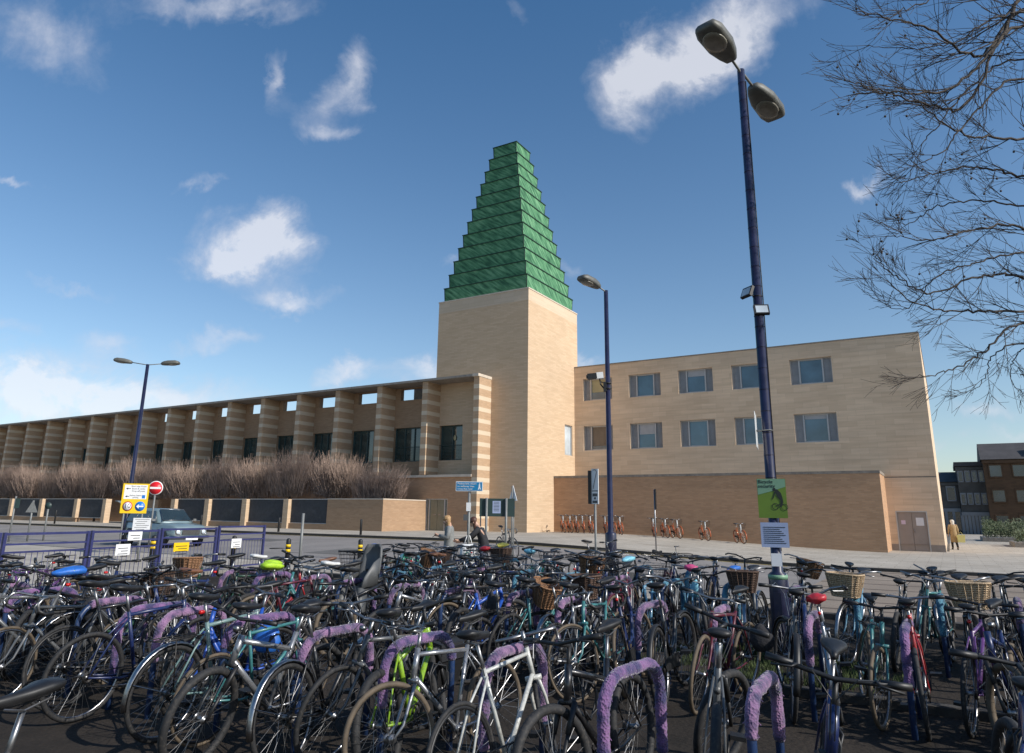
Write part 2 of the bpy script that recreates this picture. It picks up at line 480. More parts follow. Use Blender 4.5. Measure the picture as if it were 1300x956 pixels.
def ground_mat(name, base, alt, scale, var_scale, rough=.9, bump=.4, bscale=60, slab=None, slab_line=(.1, .1, .1), dirt=None):
    m = bpy.data.materials.new(name); m.use_nodes = True; nt = m.node_tree; L = nt.links; b = nt.nodes['Principled BSDF']
    b.inputs['Roughness'].default_value = rough; b.inputs['Specular IOR Level'].default_value = .25
    t = nt.nodes.new('ShaderNodeTexCoord')
    n1 = nt.nodes.new('ShaderNodeTexNoise'); n1.inputs['Scale'].default_value = var_scale; n1.inputs['Detail'].default_value = 7; n1.inputs['Roughness'].default_value = .65
    L.new(t.outputs['Object'], n1.inputs['Vector'])
    r = nt.nodes.new('ShaderNodeValToRGB'); r.color_ramp.elements[0].position = .35; r.color_ramp.elements[1].position = .66
    r.color_ramp.elements[0].color = (*base, 1); r.color_ramp.elements[1].color = (*alt, 1); L.new(n1.outputs['Fac'], r.inputs[0])
    out = r.outputs[0]
    n2 = nt.nodes.new('ShaderNodeTexNoise'); n2.inputs['Scale'].default_value = scale; n2.inputs['Detail'].default_value = 5; L.new(t.outputs['Object'], n2.inputs['Vector'])
    mx = nt.nodes.new('ShaderNodeMix'); mx.data_type = 'RGBA'; mx.blend_type = 'OVERLAY'; mx.inputs['Factor'].default_value = .45
    L.new(out, mx.inputs['A']); L.new(n2.outputs['Fac'], mx.inputs['B']); out = mx.outputs['Result']
    if slab:
        br = nt.nodes.new('ShaderNodeTexBrick'); br.inputs['Scale'].default_value = 1; br.inputs['Brick Width'].default_value = slab[0]; br.inputs['Row Height'].default_value = slab[1]
        br.inputs['Mortar Size'].default_value = slab[2]; br.inputs['Color1'].default_value = (1, 1, 1, 1); br.inputs['Color2'].default_value = (.84, .83, .82, 1); br.inputs['Mortar'].default_value = (*slab_line, 1)
        L.new(t.outputs['Object'], br.inputs['Vector'])
        m2 = nt.nodes.new('ShaderNodeMix'); m2.data_type = 'RGBA'; m2.blend_type = 'MULTIPLY'; m2.inputs['Factor'].default_value = 1
        L.new(out, m2.inputs['A']); L.new(br.outputs['Color'], m2.inputs['B']); out = m2.outputs['Result']
    L.new(out, b.inputs['Base Color'])
    n3 = nt.nodes.new('ShaderNodeTexNoise'); n3.inputs['Scale'].default_value = bscale; n3.inputs['Detail'].default_value = 6; L.new(t.outputs['Object'], n3.inputs['Vector'])
    bp = nt.nodes.new('ShaderNodeBump'); bp.inputs['Strength'].default_value = bump; bp.inputs['Distance'].default_value = .02
    L.new(n3.outputs['Fac'], bp.inputs['Height']); L.new(bp.outputs[0], b.inputs['Normal'])
    return m


M['asphalt'] = ground_mat('road_asphalt', (.20, .185, .175), (.26, .24, .225), 90, .5)
M['asphalt_dark'] = ground_mat('patched_asphalt', (.12, .115, .11), (.155, .148, .14), 90, .8)
M['pave'] = ground_mat('pale_paving', (.36, .325, .275), (.46, .42, .36), 30, .6, slab=(.9, .6, .012), slab_line=(.62, .60, .58), bump=.15)
M['pave_band'] = ground_mat('banded_paving', (.22, .18, .145), (.29, .24, .195), 30, .4, slab=(1000, 1.55, .10), slab_line=(.42, .40, .40), bump=.2)
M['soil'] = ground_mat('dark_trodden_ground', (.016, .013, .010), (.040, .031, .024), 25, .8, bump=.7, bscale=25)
M['base'] = ground_mat('outer_ground', (.14, .13, .11), (.20, .18, .155), 10, .1)
M['kerb'] = mat('granite_kerb', (.24, .225, .205), .85, var=.2, scale=8, bump=.3)
M['kerb_dark'] = mat('dark_kerb', (.05, .046, .042), .85, var=.2, scale=8, bump=.3)
M['yellow_line'] = mat('worn_yellow_line', (.42, .32, .10), .8, var=.35, scale=20)
M['grass'] = mat('grass_blades', (.05, .075, .018), .8, var=.45, scale=5)

# spire copper
m = bpy.data.materials.new('green_copper'); m.use_nodes = True; nt = m.node_tree; L = nt.links; b = nt.nodes['Principled BSDF']
b.inputs['Roughness'].default_value = .8; b.inputs['Metallic'].default_value = 0.0; b.inputs['Specular IOR Level'].default_value = .25
t = nt.nodes.new('ShaderNodeTexCoord'); sp = nt.nodes.new('ShaderNodeSeparateXYZ'); L.new(t.outputs['Object'], sp.inputs[0])


def nmath(nt, op, a, b=None, c=None):
    n = nt.nodes.new('ShaderNodeMath'); n.operation = op
    for i, v in enumerate((a, b, c)):
        if v is None: continue
        if isinstance(v, (int, float)): n.inputs[i].default_value = v
        else: nt.links.new(v, n.inputs[i])
    return n.outputs[0]


hxy = nmath(nt, 'SUBTRACT', sp.outputs[0], sp.outputs[1])
hsum = nmath(nt, 'ADD', sp.outputs[0], sp.outputs[1])
dg1 = nmath(nt, 'ADD', nmath(nt, 'MULTIPLY', hsum, 1.0), nmath(nt, 'MULTIPLY', sp.outputs[2], 1.35))
cb = nt.nodes.new('ShaderNodeCombineXYZ'); L.new(dg1, cb.inputs[0])
L.new(nmath(nt, 'SUBTRACT', hsum, nmath(nt, 'MULTIPLY', sp.outputs[2], 1.35)), cb.inputs[1])
mp = nt.nodes.new('ShaderNodeMapping'); mp.inputs['Scale'].default_value = (2.2, .35, 1); L.new(cb.outputs[0], mp.inputs[0])
n1 = nt.nodes.new('ShaderNodeTexNoise'); n1.inputs['Scale'].default_value = 1.6; n1.inputs['Detail'].default_value = 7; L.new(mp.outputs[0], n1.inputs['Vector'])
r = nt.nodes.new('ShaderNodeValToRGB'); r.color_ramp.elements[0].position = .34; r.color_ramp.elements[1].position = .68
r.color_ramp.elements[0].color = (.035, .115, .062, 1); r.color_ramp.elements[1].color = (.175, .37, .205, 1)
e = r.color_ramp.elements.new(.5); e.color = (.085, .235, .12, 1)
L.new(n1.outputs['Fac'], r.inputs[0])
fr = nmath(nt, 'FRACT', nmath(nt, 'MULTIPLY', dg1, 1.1))
seam = nmath(nt, 'LESS_THAN', fr, .05)
fr2 = nmath(nt, 'FRACT', nmath(nt, 'MULTIPLY', cb.inputs[1].links[0].from_socket, .7))
seam2 = nmath(nt, 'LESS_THAN', fr2, .03)
sm = nmath(nt, 'MULTIPLY', nmath(nt, 'MAXIMUM', seam, seam2), .30)
mx = nt.nodes.new('ShaderNodeMix'); mx.data_type = 'RGBA'; L.new(sm, mx.inputs['Factor']); L.new(r.outputs[0], mx.inputs['A']); mx.inputs['B'].default_value = (.02, .09, .06, 1)
L.new(mx.outputs['Result'], b.inputs['Base Color'])
bp = nt.nodes.new('ShaderNodeBump'); bp.inputs['Strength'].default_value = .4; bp.inputs['Distance'].default_value = .03; L.new(n1.outputs['Fac'], bp.inputs['Height']); L.new(bp.outputs[0], b.inputs['Normal'])
M['copper'] = m
M['copper_lip'] = mat('dark_copper_lip', (.018, .055, .035), .6, .1, var=.3)


def glass_mat(name, c, rough=.06):
    g = mat(name, c, rough, 0, var=.5, scale=.6, spec=.9)  # mottled base colour paints uneven reflections into the panes
    g.node_tree.nodes['Principled BSDF'].inputs['IOR'].default_value = 1.6
    return g


M['glass'] = glass_mat('blue_window_glass', (.06, .12, .165))
M['glass_teal'] = glass_mat('teal_window_glass', (.02, .045, .045))
M['glass_pale'] = glass_mat('pale_window_glass', (.50, .56, .60), .15)
M['blind'] = mat('cream_blind', (.42, .36, .20), .7, var=.08)
M['blind_brown'] = mat('brown_blind', (.20, .15, .105), .7, var=.08)
M['panel_mesh'] = mat('dark_slatted_panel', (.095, .10, .11), .6, .2, var=.15, scale=6)


# ------------------------------------------------------------------ ground
def sheet(name, x0, x1, y0, y1, dz, m, nx=24, ny=24, fx=None, kind='structure'):
    b = MB(); vs = []
    for j in range(ny + 1):
        for i in range(nx + 1):
            x = x0 + (x1 - x0) * i / nx; y = y0 + (y1 - y0) * j / ny
            if fx: x, y = fx(i / nx, j / ny)
            vs.append((x, y, gz(x, y) + dz))
    fs = [(j * (nx + 1) + i, j * (nx + 1) + i + 1, (j + 1) * (nx + 1) + i + 1, (j + 1) * (nx + 1) + i) for j in range(ny) for i in range(nx)]
    b.add(vs, fs, 0, True)
    return tag(b.build(name, m), kind=kind)


def spaced(lo, hi, n, dense0, dense1):
    return [lo + (hi - lo) * k / n for k in range(n + 1)]


# big sheet: dense where the ground slopes, then out to the horizon
xs = [-2500, -900, -300] + [-150 + 6 * k for k in range(20)] + [-30 + 1.5 * k for k in range(28)] + [20, 60, 200, 700, 2500]
ys = [-600, -100, -20, 0] + [4 + 2 * k for k in range(22)] + [60, 100, 250, 800, 2600]
b = MB()
vs = [(x, y, gz(x, y) - 0.03) for y in ys for x in xs]
fs = [(j * len(xs) + i, j * len(xs) + i + 1, (j + 1) * len(xs) + i + 1, (j + 1) * len(xs) + i) for j in range(len(ys) - 1) for i in range(len(xs) - 1)]
b.add(vs, fs, 0, True)
tag(b.build('ground', M['base']), kind='structure')
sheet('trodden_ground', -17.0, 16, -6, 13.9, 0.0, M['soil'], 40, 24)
sheet('near_pavement', -90, -17.0, -2, 15.9, 0.06, M['pave'], 60, 18)
sheet('near_pavement', -16.9, -3.2, 14.05, 15.9, 0.06, M['pave'], 20, 4)
sheet('road', -95, -3.2, 15.95, 27.0, -0.012, M['asphalt'], 70, 16)
sheet('far_pavement', -95, 40, 27.1, 37.5, 0.085, M['pave'], 90, 16)
sheet('far_pavement', -24, 40, 37.5, 44, 0.085, M['pave'], 50, 6)
sheet('plaza_paving', -3.2, 40, 14.05, 27.0, 0.01, M['pave_band'], 50, 30)
sheet('plaza_paving', -0.2, 60, 44.01, 125, 0.01, M['pave'], 40, 30)


def kerb(name, pts, w, h, m, dz=-0.02):
    b = MB(); rings = []
    for i, (x, y) in enumerate(pts):
        a = Vector(pts[max(i - 1, 0)]); c = Vector(pts[min(i + 1, len(pts) - 1)])
        d = (c - a).normalized(); n = Vector((-d.y, d.x)) * w / 2
        z = gz(x, y) + dz
        rings.append([(x - n.x, y - n.y, z), (x + n.x, y + n.y, z), (x + n.x, y + n.y, z + h - .01), (x + n.x * .8, y + n.y * .8, z + h), (x - n.x * .8, y - n.y * .8, z + h), (x - n.x, y - n.y, z + h - .01)])
    b.loft(rings, smooth=False)
    return tag(b.build(name, m), kind='structure')


kerb('kerb', [(-95 + 2.0 * k, 27.03) for k in range(46)] + [(-3.2, 27.03), (8, 27.03), (40, 27.03)], .15, .125, M['kerb_dark'])
kerb('kerb', [(-95 + 2.0 * k, 15.9) for k in range(46)] + [(-3.2, 15.9)], .14, .11, M['kerb'])
kerb('kerb', [(-17 + 1.1 * k, 13.97) for k in range(30)], .15, .12, M['kerb_dark'])
kerb('kerb', [(-17.0, -4 + 1.5 * k) for k in range(12)] + [(-17.0, 13.9)], .15, .1, M['kerb'])
kerb('kerb', [(-3.7 + .5 * k, 7.95) for k in range(9)], .13, .10, M['kerb_dark'])
tag(MB().build('yellow_line', M['yellow_line']), kind='structure') if False else None
yl = MB()
for off in (26.72, 26.86):
    vs = []
    for k in range(46):
        x = -95 + 2.0 * k
        vs += [(x, off, gz(x, off) - .006), (x, off + .07, gz(x, off) - .006)]
    yl.add(vs, [(2 * i, 2 * i + 2, 2 * i + 3, 2 * i + 1) for i in range(45)])
tag(yl.build('yellow_lines', M['yellow_line']), kind='structure')

# old repair patches and iron covers in the road
rp = random.Random(9)
for (x0, x1, y0, y1) in ((-20.5, -17.8, 19.2, 21.4), (-13.5, -9.6, 22.5, 23.4), (-30, -26.5, 22.8, 24.2), (-8.2, -6.0, 18.2, 20.3)):
    sheet('road_patch', x0, x1, y0, y1, -.006, M['kerb_dark'] if x0 > -10 else M['asphalt_dark'], 8, 8)
for (x, y) in ((-16.2, 24.6), (-12.0, 18.8), (-23.0, 20.2)):
    b = MB(); b.disc((x, y, gz(x, y) - .003), (0, 0, 1), .32, 24, 0, .006)
    tag(b.build('drain_cover', M['kerb_dark']), kind='structure')

# grass patch round the lamp column
rg = random.Random(5)
gb = MB(); vs = []; fs = []
for k in range(9000):
    a = rg.random() * 2 * math.pi; q = math.sqrt(rg.random())
    x = -2.05 + math.cos(a) * q * 1.5 + rg.gauss(0, .06); y = 9.25 + math.sin(a) * q * 1.15 + rg.gauss(0, .05)
    if noise.noise(Vector((x * 1.7, y * 1.7, 0))) < -.12: continue
    h = rg.uniform(.03, .09); w = .005; da = rg.random() * 6.28
    dx, dy = math.cos(da) * w, math.sin(da) * w; lx, ly = rg.gauss(0, .02), rg.gauss(0, .02)
    z = gz(x, y); o = len(vs)
    vs += [(x - dx, y - dy, z), (x + dx, y + dy, z), (x + lx, y + ly, z + h)]; fs.append((o, o + 1, o + 2))
gb.add(vs, fs)
tag(gb.build('grass', M['grass']), 'patch of rough green grass round the foot of the nearest blue lamp column', 'grass', kind='stuff')


# ------------------------------------------------------------------ main building
def wall_y(b, x0, x1, z0, z1, y, openings, depth, mi=0, mi_rev=1, face=-1):
    """wall in the plane Y=y, facing -Y, with rectangular openings and reveals"""
    xs = sorted({x0, x1} | {v for o in openings for v in (o[0], o[1])})
    zs = sorted({z0, z1} | {v for o in openings for v in (o[2], o[3])})
    for i in range(len(xs) - 1):
        for j in range(len(zs) - 1):
            cx_, cz = (xs[i] + xs[i + 1]) / 2, (zs[j] + zs[j + 1]) / 2
            if any(o[0] < cx_ < o[1] and o[2] < cz < o[3] for o in openings): continue
            b.add([(xs[i], y, zs[j]), (xs[i + 1], y, zs[j]), (xs[i + 1], y, zs[j + 1]), (xs[i], y, zs[j + 1])], [(0, 1, 2, 3)], mi)
    for (a, c, d, e_) in openings:
        Y = y + depth
        b.add([(a, y, d), (c, y, d), (c, Y, d), (a, Y, d)], [(0, 1, 2, 3)], mi_rev)
        b.add([(a, y, e_), (a, Y, e_), (c, Y, e_), (c, y, e_)], [(0, 1, 2, 3)], mi_rev)
        b.add([(a, y, d), (a, Y, d), (a, Y, e_), (a, y, e_)], [(0, 1, 2, 3)], mi_rev)
        b.add([(c, y, d), (c, y, e_), (c, Y, e_), (c, Y, d)], [(0, 1, 2, 3)], mi_rev)


BLD = empty('school_building', (-24.5, 36.5, 0), label='long tan brick building with green stepped copper spire on a square stone tower', cat='building')
OFF = Vector((24.5, -36.5, 0))


def bpart(b, name, mats, parent=None):
    o = b.build(name, mats, parent or BLD)
    if parent is None: o.location = OFF
    return o


# tower
b = MB()
tx0, tx1, ty0, ty1 = -27.95, -20.99, 36.55, 43.45
wz0, wz1 = 5.46, 7.45
# left (front) and right faces with the narrow window in the right face
wall_y(b, tx0, tx1, 0, 14.70, ty0, [(-27.53, -25.72, 4.92, 7.14)], .048, 0, 0)
ysb = [ty0, 41.46, 42.57, ty1]; zsb = [0, wz0, wz1, 14.70]
for i in range(3):
    for j in range(3):
        if i == 1 and j == 1: continue
        b.add([(tx1, ysb[i], zsb[j]), (tx1, ysb[i + 1], zsb[j]), (tx1, ysb[i + 1], zsb[j + 1]), (tx1, ysb[i], zsb[j + 1])], [(0, 1, 2, 3)], 0)
for (p, q) in (((41.46, wz0), (42.57, wz0)), ((42.57, wz0), (42.57, wz1)), ((42.57, wz1), (41.46, wz1)), ((41.46, wz1), (41.46, wz0))):
    b.add([(tx1, p[0], p[1]), (tx1, q[0], q[1]), (tx1 - .18, q[0], q[1]), (tx1 - .18, p[0], p[1])], [(0, 1, 2, 3)], 0)
b.add([(tx0, ty0, 0), (tx0, ty1, 0), (tx0, ty1, 14.70), (tx0, ty0, 14.70)], [(0, 1, 2, 3)], 0)
b.add([(tx0, ty1, 0), (tx1, ty1, 0), (tx1, ty1, 14.70), (tx0, ty1, 14.70)], [(0, 1, 2, 3)], 0)
TOW = bpart(b, 'tower', M['tower'])
b = MB(); b.box(tx0, tx1, ty0, ty1, 14.701, 15.44)
bpart(b, 'tower_cap', M['tower_cap'])
b = MB(); b.box(tx0 - .03, tx1 + .03, ty0 - .03, ty1 + .03, 15.441, 15.52)
bpart(b, 'tower_coping', M['coping_light'])
b = MB(); b.box(tx1 - .16, tx1 - .12, 41.46, 42.57, wz0, wz1)
WT = bpart(b, 'window', M['glass_pale'])
b = MB()
for (y0_, y1_, z0_, z1_) in ((41.46, 41.52, wz0, wz1), (42.51, 42.57, wz0, wz1), (41.52, 42.51, wz0, wz0 + .06), (41.52, 42.51, wz1 - .06, wz1)):
    b.box(tx1 - .119, tx1 - .06, y0_, y1_, z0_, z1_)
b.build('window_frame', M['frame_grey'], WT)

# spire
b0 = MB(); ccx, ccy = -24.47, 40.0
ws = [3.21 - .2055 * k for k in range(12)]
b0.box(ccx - .9, ccx + .9, ccy - .9, ccy + .9, 15.5, 27.0)
SP = bpart(b0, 'spire', M['copper'])
z = 15.52
for k, w in enumerate(ws):
    z1 = 16.52 + 1.0045 * k
    bt = MB()
    wb, wt = w - .02, w + .02
    bt.hexa([(ccx - wb, ccy - wb, z), (ccx + wb, ccy - wb, z), (ccx + wb, ccy + wb, z), (ccx - wb, ccy + wb, z)],
            [(ccx - wt, ccy - wt, z1 - .05), (ccx + wt, ccy - wt, z1 - .05), (ccx + wt, ccy + wt, z1 - .05), (ccx - wt, ccy + wt, z1 - .05)], 0)
    wl_ = w + .075
    bt.hexa([(ccx - wl_, ccy - wl_, z1 - .049), (ccx + wl_, ccy - wl_, z1 - .049), (ccx + wl_, ccy + wl_, z1 - .049), (ccx - wl_, ccy + wl_, z1 - .049)],
            [(ccx - wl_, ccy - wl_, z1), (ccx + wl_, ccy - wl_, z1), (ccx + wl_, ccy + wl_, z1), (ccx - wl_, ccy + wl_, z1)], 1)
    # standing seams at the corners
    for sx, sy in ((-1, -1), (1, -1), (1, 1)):
        bt.tube([(ccx + sx * wb, ccy + sy * wb, z), (ccx + sx * wt, ccy + sy * wt, z1 - .05)], .035, 5, 1)
    bt.build('spire_tier', [M['copper'], M['copper_lip']], SP)
    z = z1 + .001

# right wing
b = MB()
WX = [(-20.32, -18.22), (-17.03, -14.87), (-13.71, -11.53), (-10.38, -8.2), (-7.02, -4.76)]
ops = [(a, c, 9.12 + .03 * i, 10.62) for i, (a, c) in enumerate(WX)] + [(a, c, 5.82, 7.45) for a, c in WX]
ops = [(a, c, 9.15, 10.64) for a, c in WX] + [(a, c, 5.82, 7.45) for a, c in WX]
RX0, RX1, RY0, RY1, RH = -20.99, -0.337, 42.92, 62.0, 11.54
DX0, DX1, DZ = -2.40, -0.96, 2.09
wall_y(b, RX0, RX1, 3.86, RH - .06, RY0, ops, .26, 0, 0)
wall_y(b, RX0, RX1, .42, 3.80, RY0, [(DX0, DX1, .419, DZ)], .10, 0, 0)
b.add([(RX1, RY0, 0), (RX1, RY1, 0), (RX1, RY1, RH - .06), (RX1, RY0, RH - .06)], [(0, 1, 2, 3)])
b.add([(RX0, RY1, 0), (RX1, RY1, 0), (RX1, RY1, RH - .06), (RX0, RY1, RH - .06)], [(0, 1, 2, 3)])
b.add([(RX0, RY0 + .05, RH - .06), (RX1, RY0 + .05, RH - .06), (RX1, RY1, RH - .06), (RX0, RY1, RH - .06)], [(0, 1, 2, 3)])
bpart(b, 'wing_wall', M['wing'])
b = MB(); b.box(RX0, RX1 - .002, RY0 + .02, RY0 + .3, 3.795, 3.865)
bpart(b, 'shadow_gap', M['coping'])
b = MB(); b.box(RX0, RX1 + .03, RY0 - .03, RY0 + .4, RH - .059, RH + .015); b.box(RX1 - .3, RX1 + .03, RY0 + .41, RY1, RH - .059, RH + .015)
bpart(b, 'wing_coping', M['coping'])
b = MB(); b.box(-2.73, DX0, RY0 - .012, RY0 + .1, -.1, .42); bpart(b, 'plinth', M['plinth'])
b = MB(); b.box(DX1, RX1 + .012, RY0 - .012, RY0 + .1, -.1, .42); bpart(b, 'plinth', M['plinth'])
# door in the wing
b = MB(); b.box(DX0 + .06, (DX0 + DX1) / 2 - .008, RY0 + .06, RY0 + .11, 0, DZ - .06); b.box((DX0 + DX1) / 2 + .008, DX1 - .06, RY0 + .06, RY0 + .11, 0, DZ - .06)
D = bpart(b, 'door', M['door_grey'])
b = MB(); b.box(DX0, DX0 + .055, RY0 - .006, RY0 + .1, 0, DZ); b.box(DX1 - .055, DX1, RY0 - .006, RY0 + .1, 0, DZ); b.box(DX0 + .055, DX1 - .055, RY0 - .006, RY0 + .1, DZ - .055, DZ)
b.build('door_frame', M['frame_grey'], D)
b = MB(); b.tube([(-1.62, RY0 + .03, 1.0), (-1.62, RY0 + .03, 1.2)], .012)
b.build('handle', M['alu'], D)
for (xa, xb, za, zb, mm) in ((-2.18, -1.98, 1.42, 1.62, 'paper_pink'), (-1.5, -1.15, 1.36, 1.76, 'paper')):
    b = MB(); b.box(xa, xb, RY0 + .052, RY0 + .058, za, zb); b.build('notice', M[mm], D)

# wing windows: louvre | pane | louvre
wr = random.Random(3)
for i, (a, c, d, e_) in enumerate(ops):
    Y = RY0 + .24
    first = i in (0, 5)
    b = MB(); b.box(a + .5, c - .5, Y, Y + .02, d + .08, e_ - .08)
    W = bpart(b, 'window', M['blind'] if i == 0 else (M['blind_brown'] if i == 5 else M['glass']))
    b = MB(); t_ = .05
    b.box(a, c, Y - .08, Y + .03, d, d + t_); b.box(a, c, Y - .08, Y + .03, e_ - t_, e_)
    b.box(a, a + t_, Y - .081, Y + .03, d + t_, e_ - t_); b.box(c - t_, c, Y - .081, Y + .03, d + t_, e_ - t_)
    for xx in (a + .46, c - .54):
        b.box(xx, xx + .08, Y - .10, Y + .03, d + t_, e_ - t_)
    b.box(a + .54, c - .54, Y - .05, Y + .03, d + t_, d + .09); b.box(a + .54, c - .54, Y - .05, Y + .03, e_ - .09, e_ - t_)
    b.build('window_frame', M['frame_grey'], W)
    for (xa, xb) in ((a + t_, a + .46), (c - .46, c - t_)):
        b = MB(); b.box(xa, xb, Y, Y + .02, d + t_, e_ - t_)
        n_ = 14
        for k in range(n_):
            xx = xa + (xb - xa) * (k + .5) / n_
            b.box(xx - .006, xx + .006, Y - .025, Y - .001, d + t_, e_ - t_)
        b.build('louvre', M['louvre'], W)
    if i in (2, 6, 9):
        b = MB(); hb_ = {2: .35, 6: .62, 9: .22}[i]; b.box(a + .56, c - .56, Y - .018, Y - .006, e_ - .09 - hb_, e_ - .091); b.build('roller_blind', M['louvre'], W)
    if i in (0, 5):
        b = MB(); b.box(a + .54, c - .54, Y - .03, Y - .012, d + .09, d + (.55 if i == 0 else .30)); b.build('lower_pane', M['glass'], W)

# colonnade
FX = [-23.82] + [-27.765 - 3.822 * k for k in range(17)]       # fin centres
FY0, FY1, FTOP, FBOT = 35.19, 36.6, 9.83, 3.98
b = MB(); Xend = FX[-1] - 3
ops2 = []; hol = []
for k in range(len(FX) - 1):
    lx, rx = FX[k + 1] + .215, FX[k] - .2
    if k == 0: ops2.append((lx + .02, -25.72, 4.92, 7.14))
    else:
        w_ = 2.45 if k == 1 else 2.0
        ops2.append((lx + .03, lx + .03 + w_, 4.92, 7.16))
        hol.append((lx + .42, rx - .15, 9.02, 9.78))
wall_y(b, Xend, -23.63, 3.98, 9.84, 36.60, ops2 + hol, .35, 0, 0)
# back skin of the screen wall at the holes is open: sky shows through
wall_y(b, Xend, -27.96, 8.6, 9.84, 36.951, hol, .0, 0, 0)
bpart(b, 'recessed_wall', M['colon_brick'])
b = MB(); b.box(Xend, -27.96, 36.96, 60, 8.2, 8.6)
b.box(-30.3, -27.96, 37.2, 42, 8.61, 10.3)
bpart(b, 'rear_roof', M['roof'])
b = MB()
b.add([(Xend, 60, 0), (-28, 60, 0), (-28, 60, 8.2), (Xend, 60, 8.2)], [(0, 1, 2, 3)]); b.add([(Xend, 36.96, 0), (Xend, 60, 0), (Xend, 60, 8.2), (Xend, 36.96, 8.2)], [(0, 1, 2, 3)])
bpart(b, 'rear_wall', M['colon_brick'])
for i, (a, c, d, e_) in enumerate(ops2):
    Y = 36.6 + .22
    b = MB(); b.box(a, c, Y, Y + .02, d, e_)
    W = bpart(b, 'window', M['glass_teal'])
    b = MB(); n_ = 3 if c - a > 1.9 else 2
    b.box(a, c, Y - .06, Y - .001, d, d + .07); b.box(a, c, Y - .06, Y - .001, e_ - .07, e_)
    for q in range(n_ + 1):
        xx = a + (c - a - .07) * q / n_
        b.box(xx, xx + .07, Y - .061, Y - .001, d + .07, e_ - .07)
    b.build('window_frame', M['frame_teal'], W)
    b = MB()
    for q in range(9):
        b.tube([(a + .02, 36.56, d + .1 + q * .09), (c - .02, 36.56, d + .1 + q * .09)], .008, 4)
    b.tube([(a + .02, 36.56, d + .95), (c - .02, 36.56, d + .95)], .018, 5)
    if i < 2: b.build('guard_rail', M['frame_teal'], W)
    if i == 0:
        b = MB(); b.ball((-26.45, 36.77, 6.35), .11, .02, .17, 12, 8); 
        lo = b.build('round_lamp', M['blind'], W)
for k, fx in enumerate(FX):
    b = MB(); hw = .2 if k == 0 else .215
    b.box(fx - hw, fx + hw, FY0, FY1 - (.052 if k == 0 else 0.002), (FBOT if k else 3.0), FTOP)
    bpart(b, 'fin_pier', M['fin'])
b = MB(); b.box(Xend, -23.60, 35.04, 37.05, 9.845, 9.985)
bpart(b, 'roof_slab', M['slab'])
b = MB(); b.box(-24.03, -23.585, 35.02, 36.54, 9.831, 10.0); bpart(b, 'pier_cap', M['coping_light'])
# ground floor wall under the colonnade
b = MB()
G0, G1, GH = -27.40, -25.76, 2.53
wall_y(b, Xend, -24.021, 0, 3.80, 35.25, [(G0, G1, .0, GH)], .15, 0, 0)
b.add([(Xend, 35.25, 0), (Xend, 36.9, 0), (Xend, 36.9, 3.8), (Xend, 35.25, 3.8)], [(0, 1, 2, 3)])
bpart(b, 'base_wall', M['brown_brick'])
b = MB(); b.box(-24.02, -23.62, FY0, 36.548, 0, 2.999); bpart(b, 'base_pier', M['fin'])
b = MB(); b.box(Xend, -24.022, 35.14, 36.59, 3.801, 3.95); bpart(b, 'string_course', M['coping_light'])
b = MB(); mid = (G0 + G1) / 2
b.box(G0 + .28, mid - .01, 35.36, 35.40, .3, GH - .07); b.box(mid + .01, G1 - .28, 35.36, 35.40, .3, GH - .07)
D2 = bpart(b, 'door', M['door_green'])
b = MB()
for xx in (G0, G0 + .2, G1 - .27, G1 - .07): b.box(xx, xx + .07, 35.30, 35.42, .3, GH - .071)
b.box(G0, G1, 35.30, 35.42, GH - .07, GH); b.build('door_frame', M['frame_grey'], D2)
b = MB(); b.box(G0 + .07, G0 + .2, 35.37, 35.39, .3, GH - .07); b.box(G1 - .2, G1 - .07, 35.37, 35.39, .3, GH - .07); b.build('side_panel', M['door_green'], D2)
for xx in (mid - .28, mid + .08):
    b = MB(); b.box(xx, xx + .2, 35.345, 35.357, 1.55, 1.62); b.build('push_plate', M['alu'], D2)

# low brick block in front of the wing
LB = empty('low_brick_annex', (-12, 39.9, 0), label='low brown brick wall block with dark coping along the foot of the right wing', cat='wall')
b = MB(); b.box(-20.985, -2.735, 39.90, 42.915, -.1, 3.88); o = b.build('brick_wall', M['brown_brick'], LB); o.location = (12, -39.9, 0)
b = MB(); b.box(-20.983, -2.71, 39.87, 42.912, 3.882, 4.02); o = b.build('coping', M['coping'], LB); o.location = (12, -39.9, 0)

# ------------------------------------------------------------------ garden wall with panels
GW = empty('garden_wall', (-40, 31.3, 0), label='tan garden wall with dark slatted panels between sunlit piers below the bare hedge', cat='wall')
gwy = 31.30


def gwp(b, name, m, parent=None):
    o = b.build(name, m, parent or GW)
    if parent is None: o.location = (40, -31.3, 0)
    return o


b = MB()
b.hexa([(-31.7, gwy, 0), (-27.36, gwy, 0), (-27.36, 35.24, 0), (-27.66, 35.24, 0), (-27.66, gwy + .3, 0), (-31.7, gwy + .3, 0)],
       [(-31.7, gwy, 2.38), (-27.36, gwy, 2.38), (-27.36, 35.24, 2.38), (-27.66, 35.24, 2.38), (-27.66, gwy + .3, 2.38), (-31.7, gwy + .3, 2.38)])
b.box(-50.9, -31.702, gwy, gwy + .3, 0, .96)
b.box(-90, -58.9, gwy, gwy + .3, 0, .96)
b.box(-56.6, -54.2, gwy, gwy + .3, 0, 2.38) if False else None
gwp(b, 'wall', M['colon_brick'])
b = MB(); b.box(-31.72, -27.34, gwy - .02, gwy + .32, 2.382, 2.44); b.box(-27.68, -27.34, gwy + .322, 35.23, 2.382, 2.44)
gwp(b, 'coping', M['coping_light'])
PX = [-35.12, -39.0, -42.8, -46.5, -50.5, -55.0, -59.0, -64.3, -69.3, -74.5, -79.5]
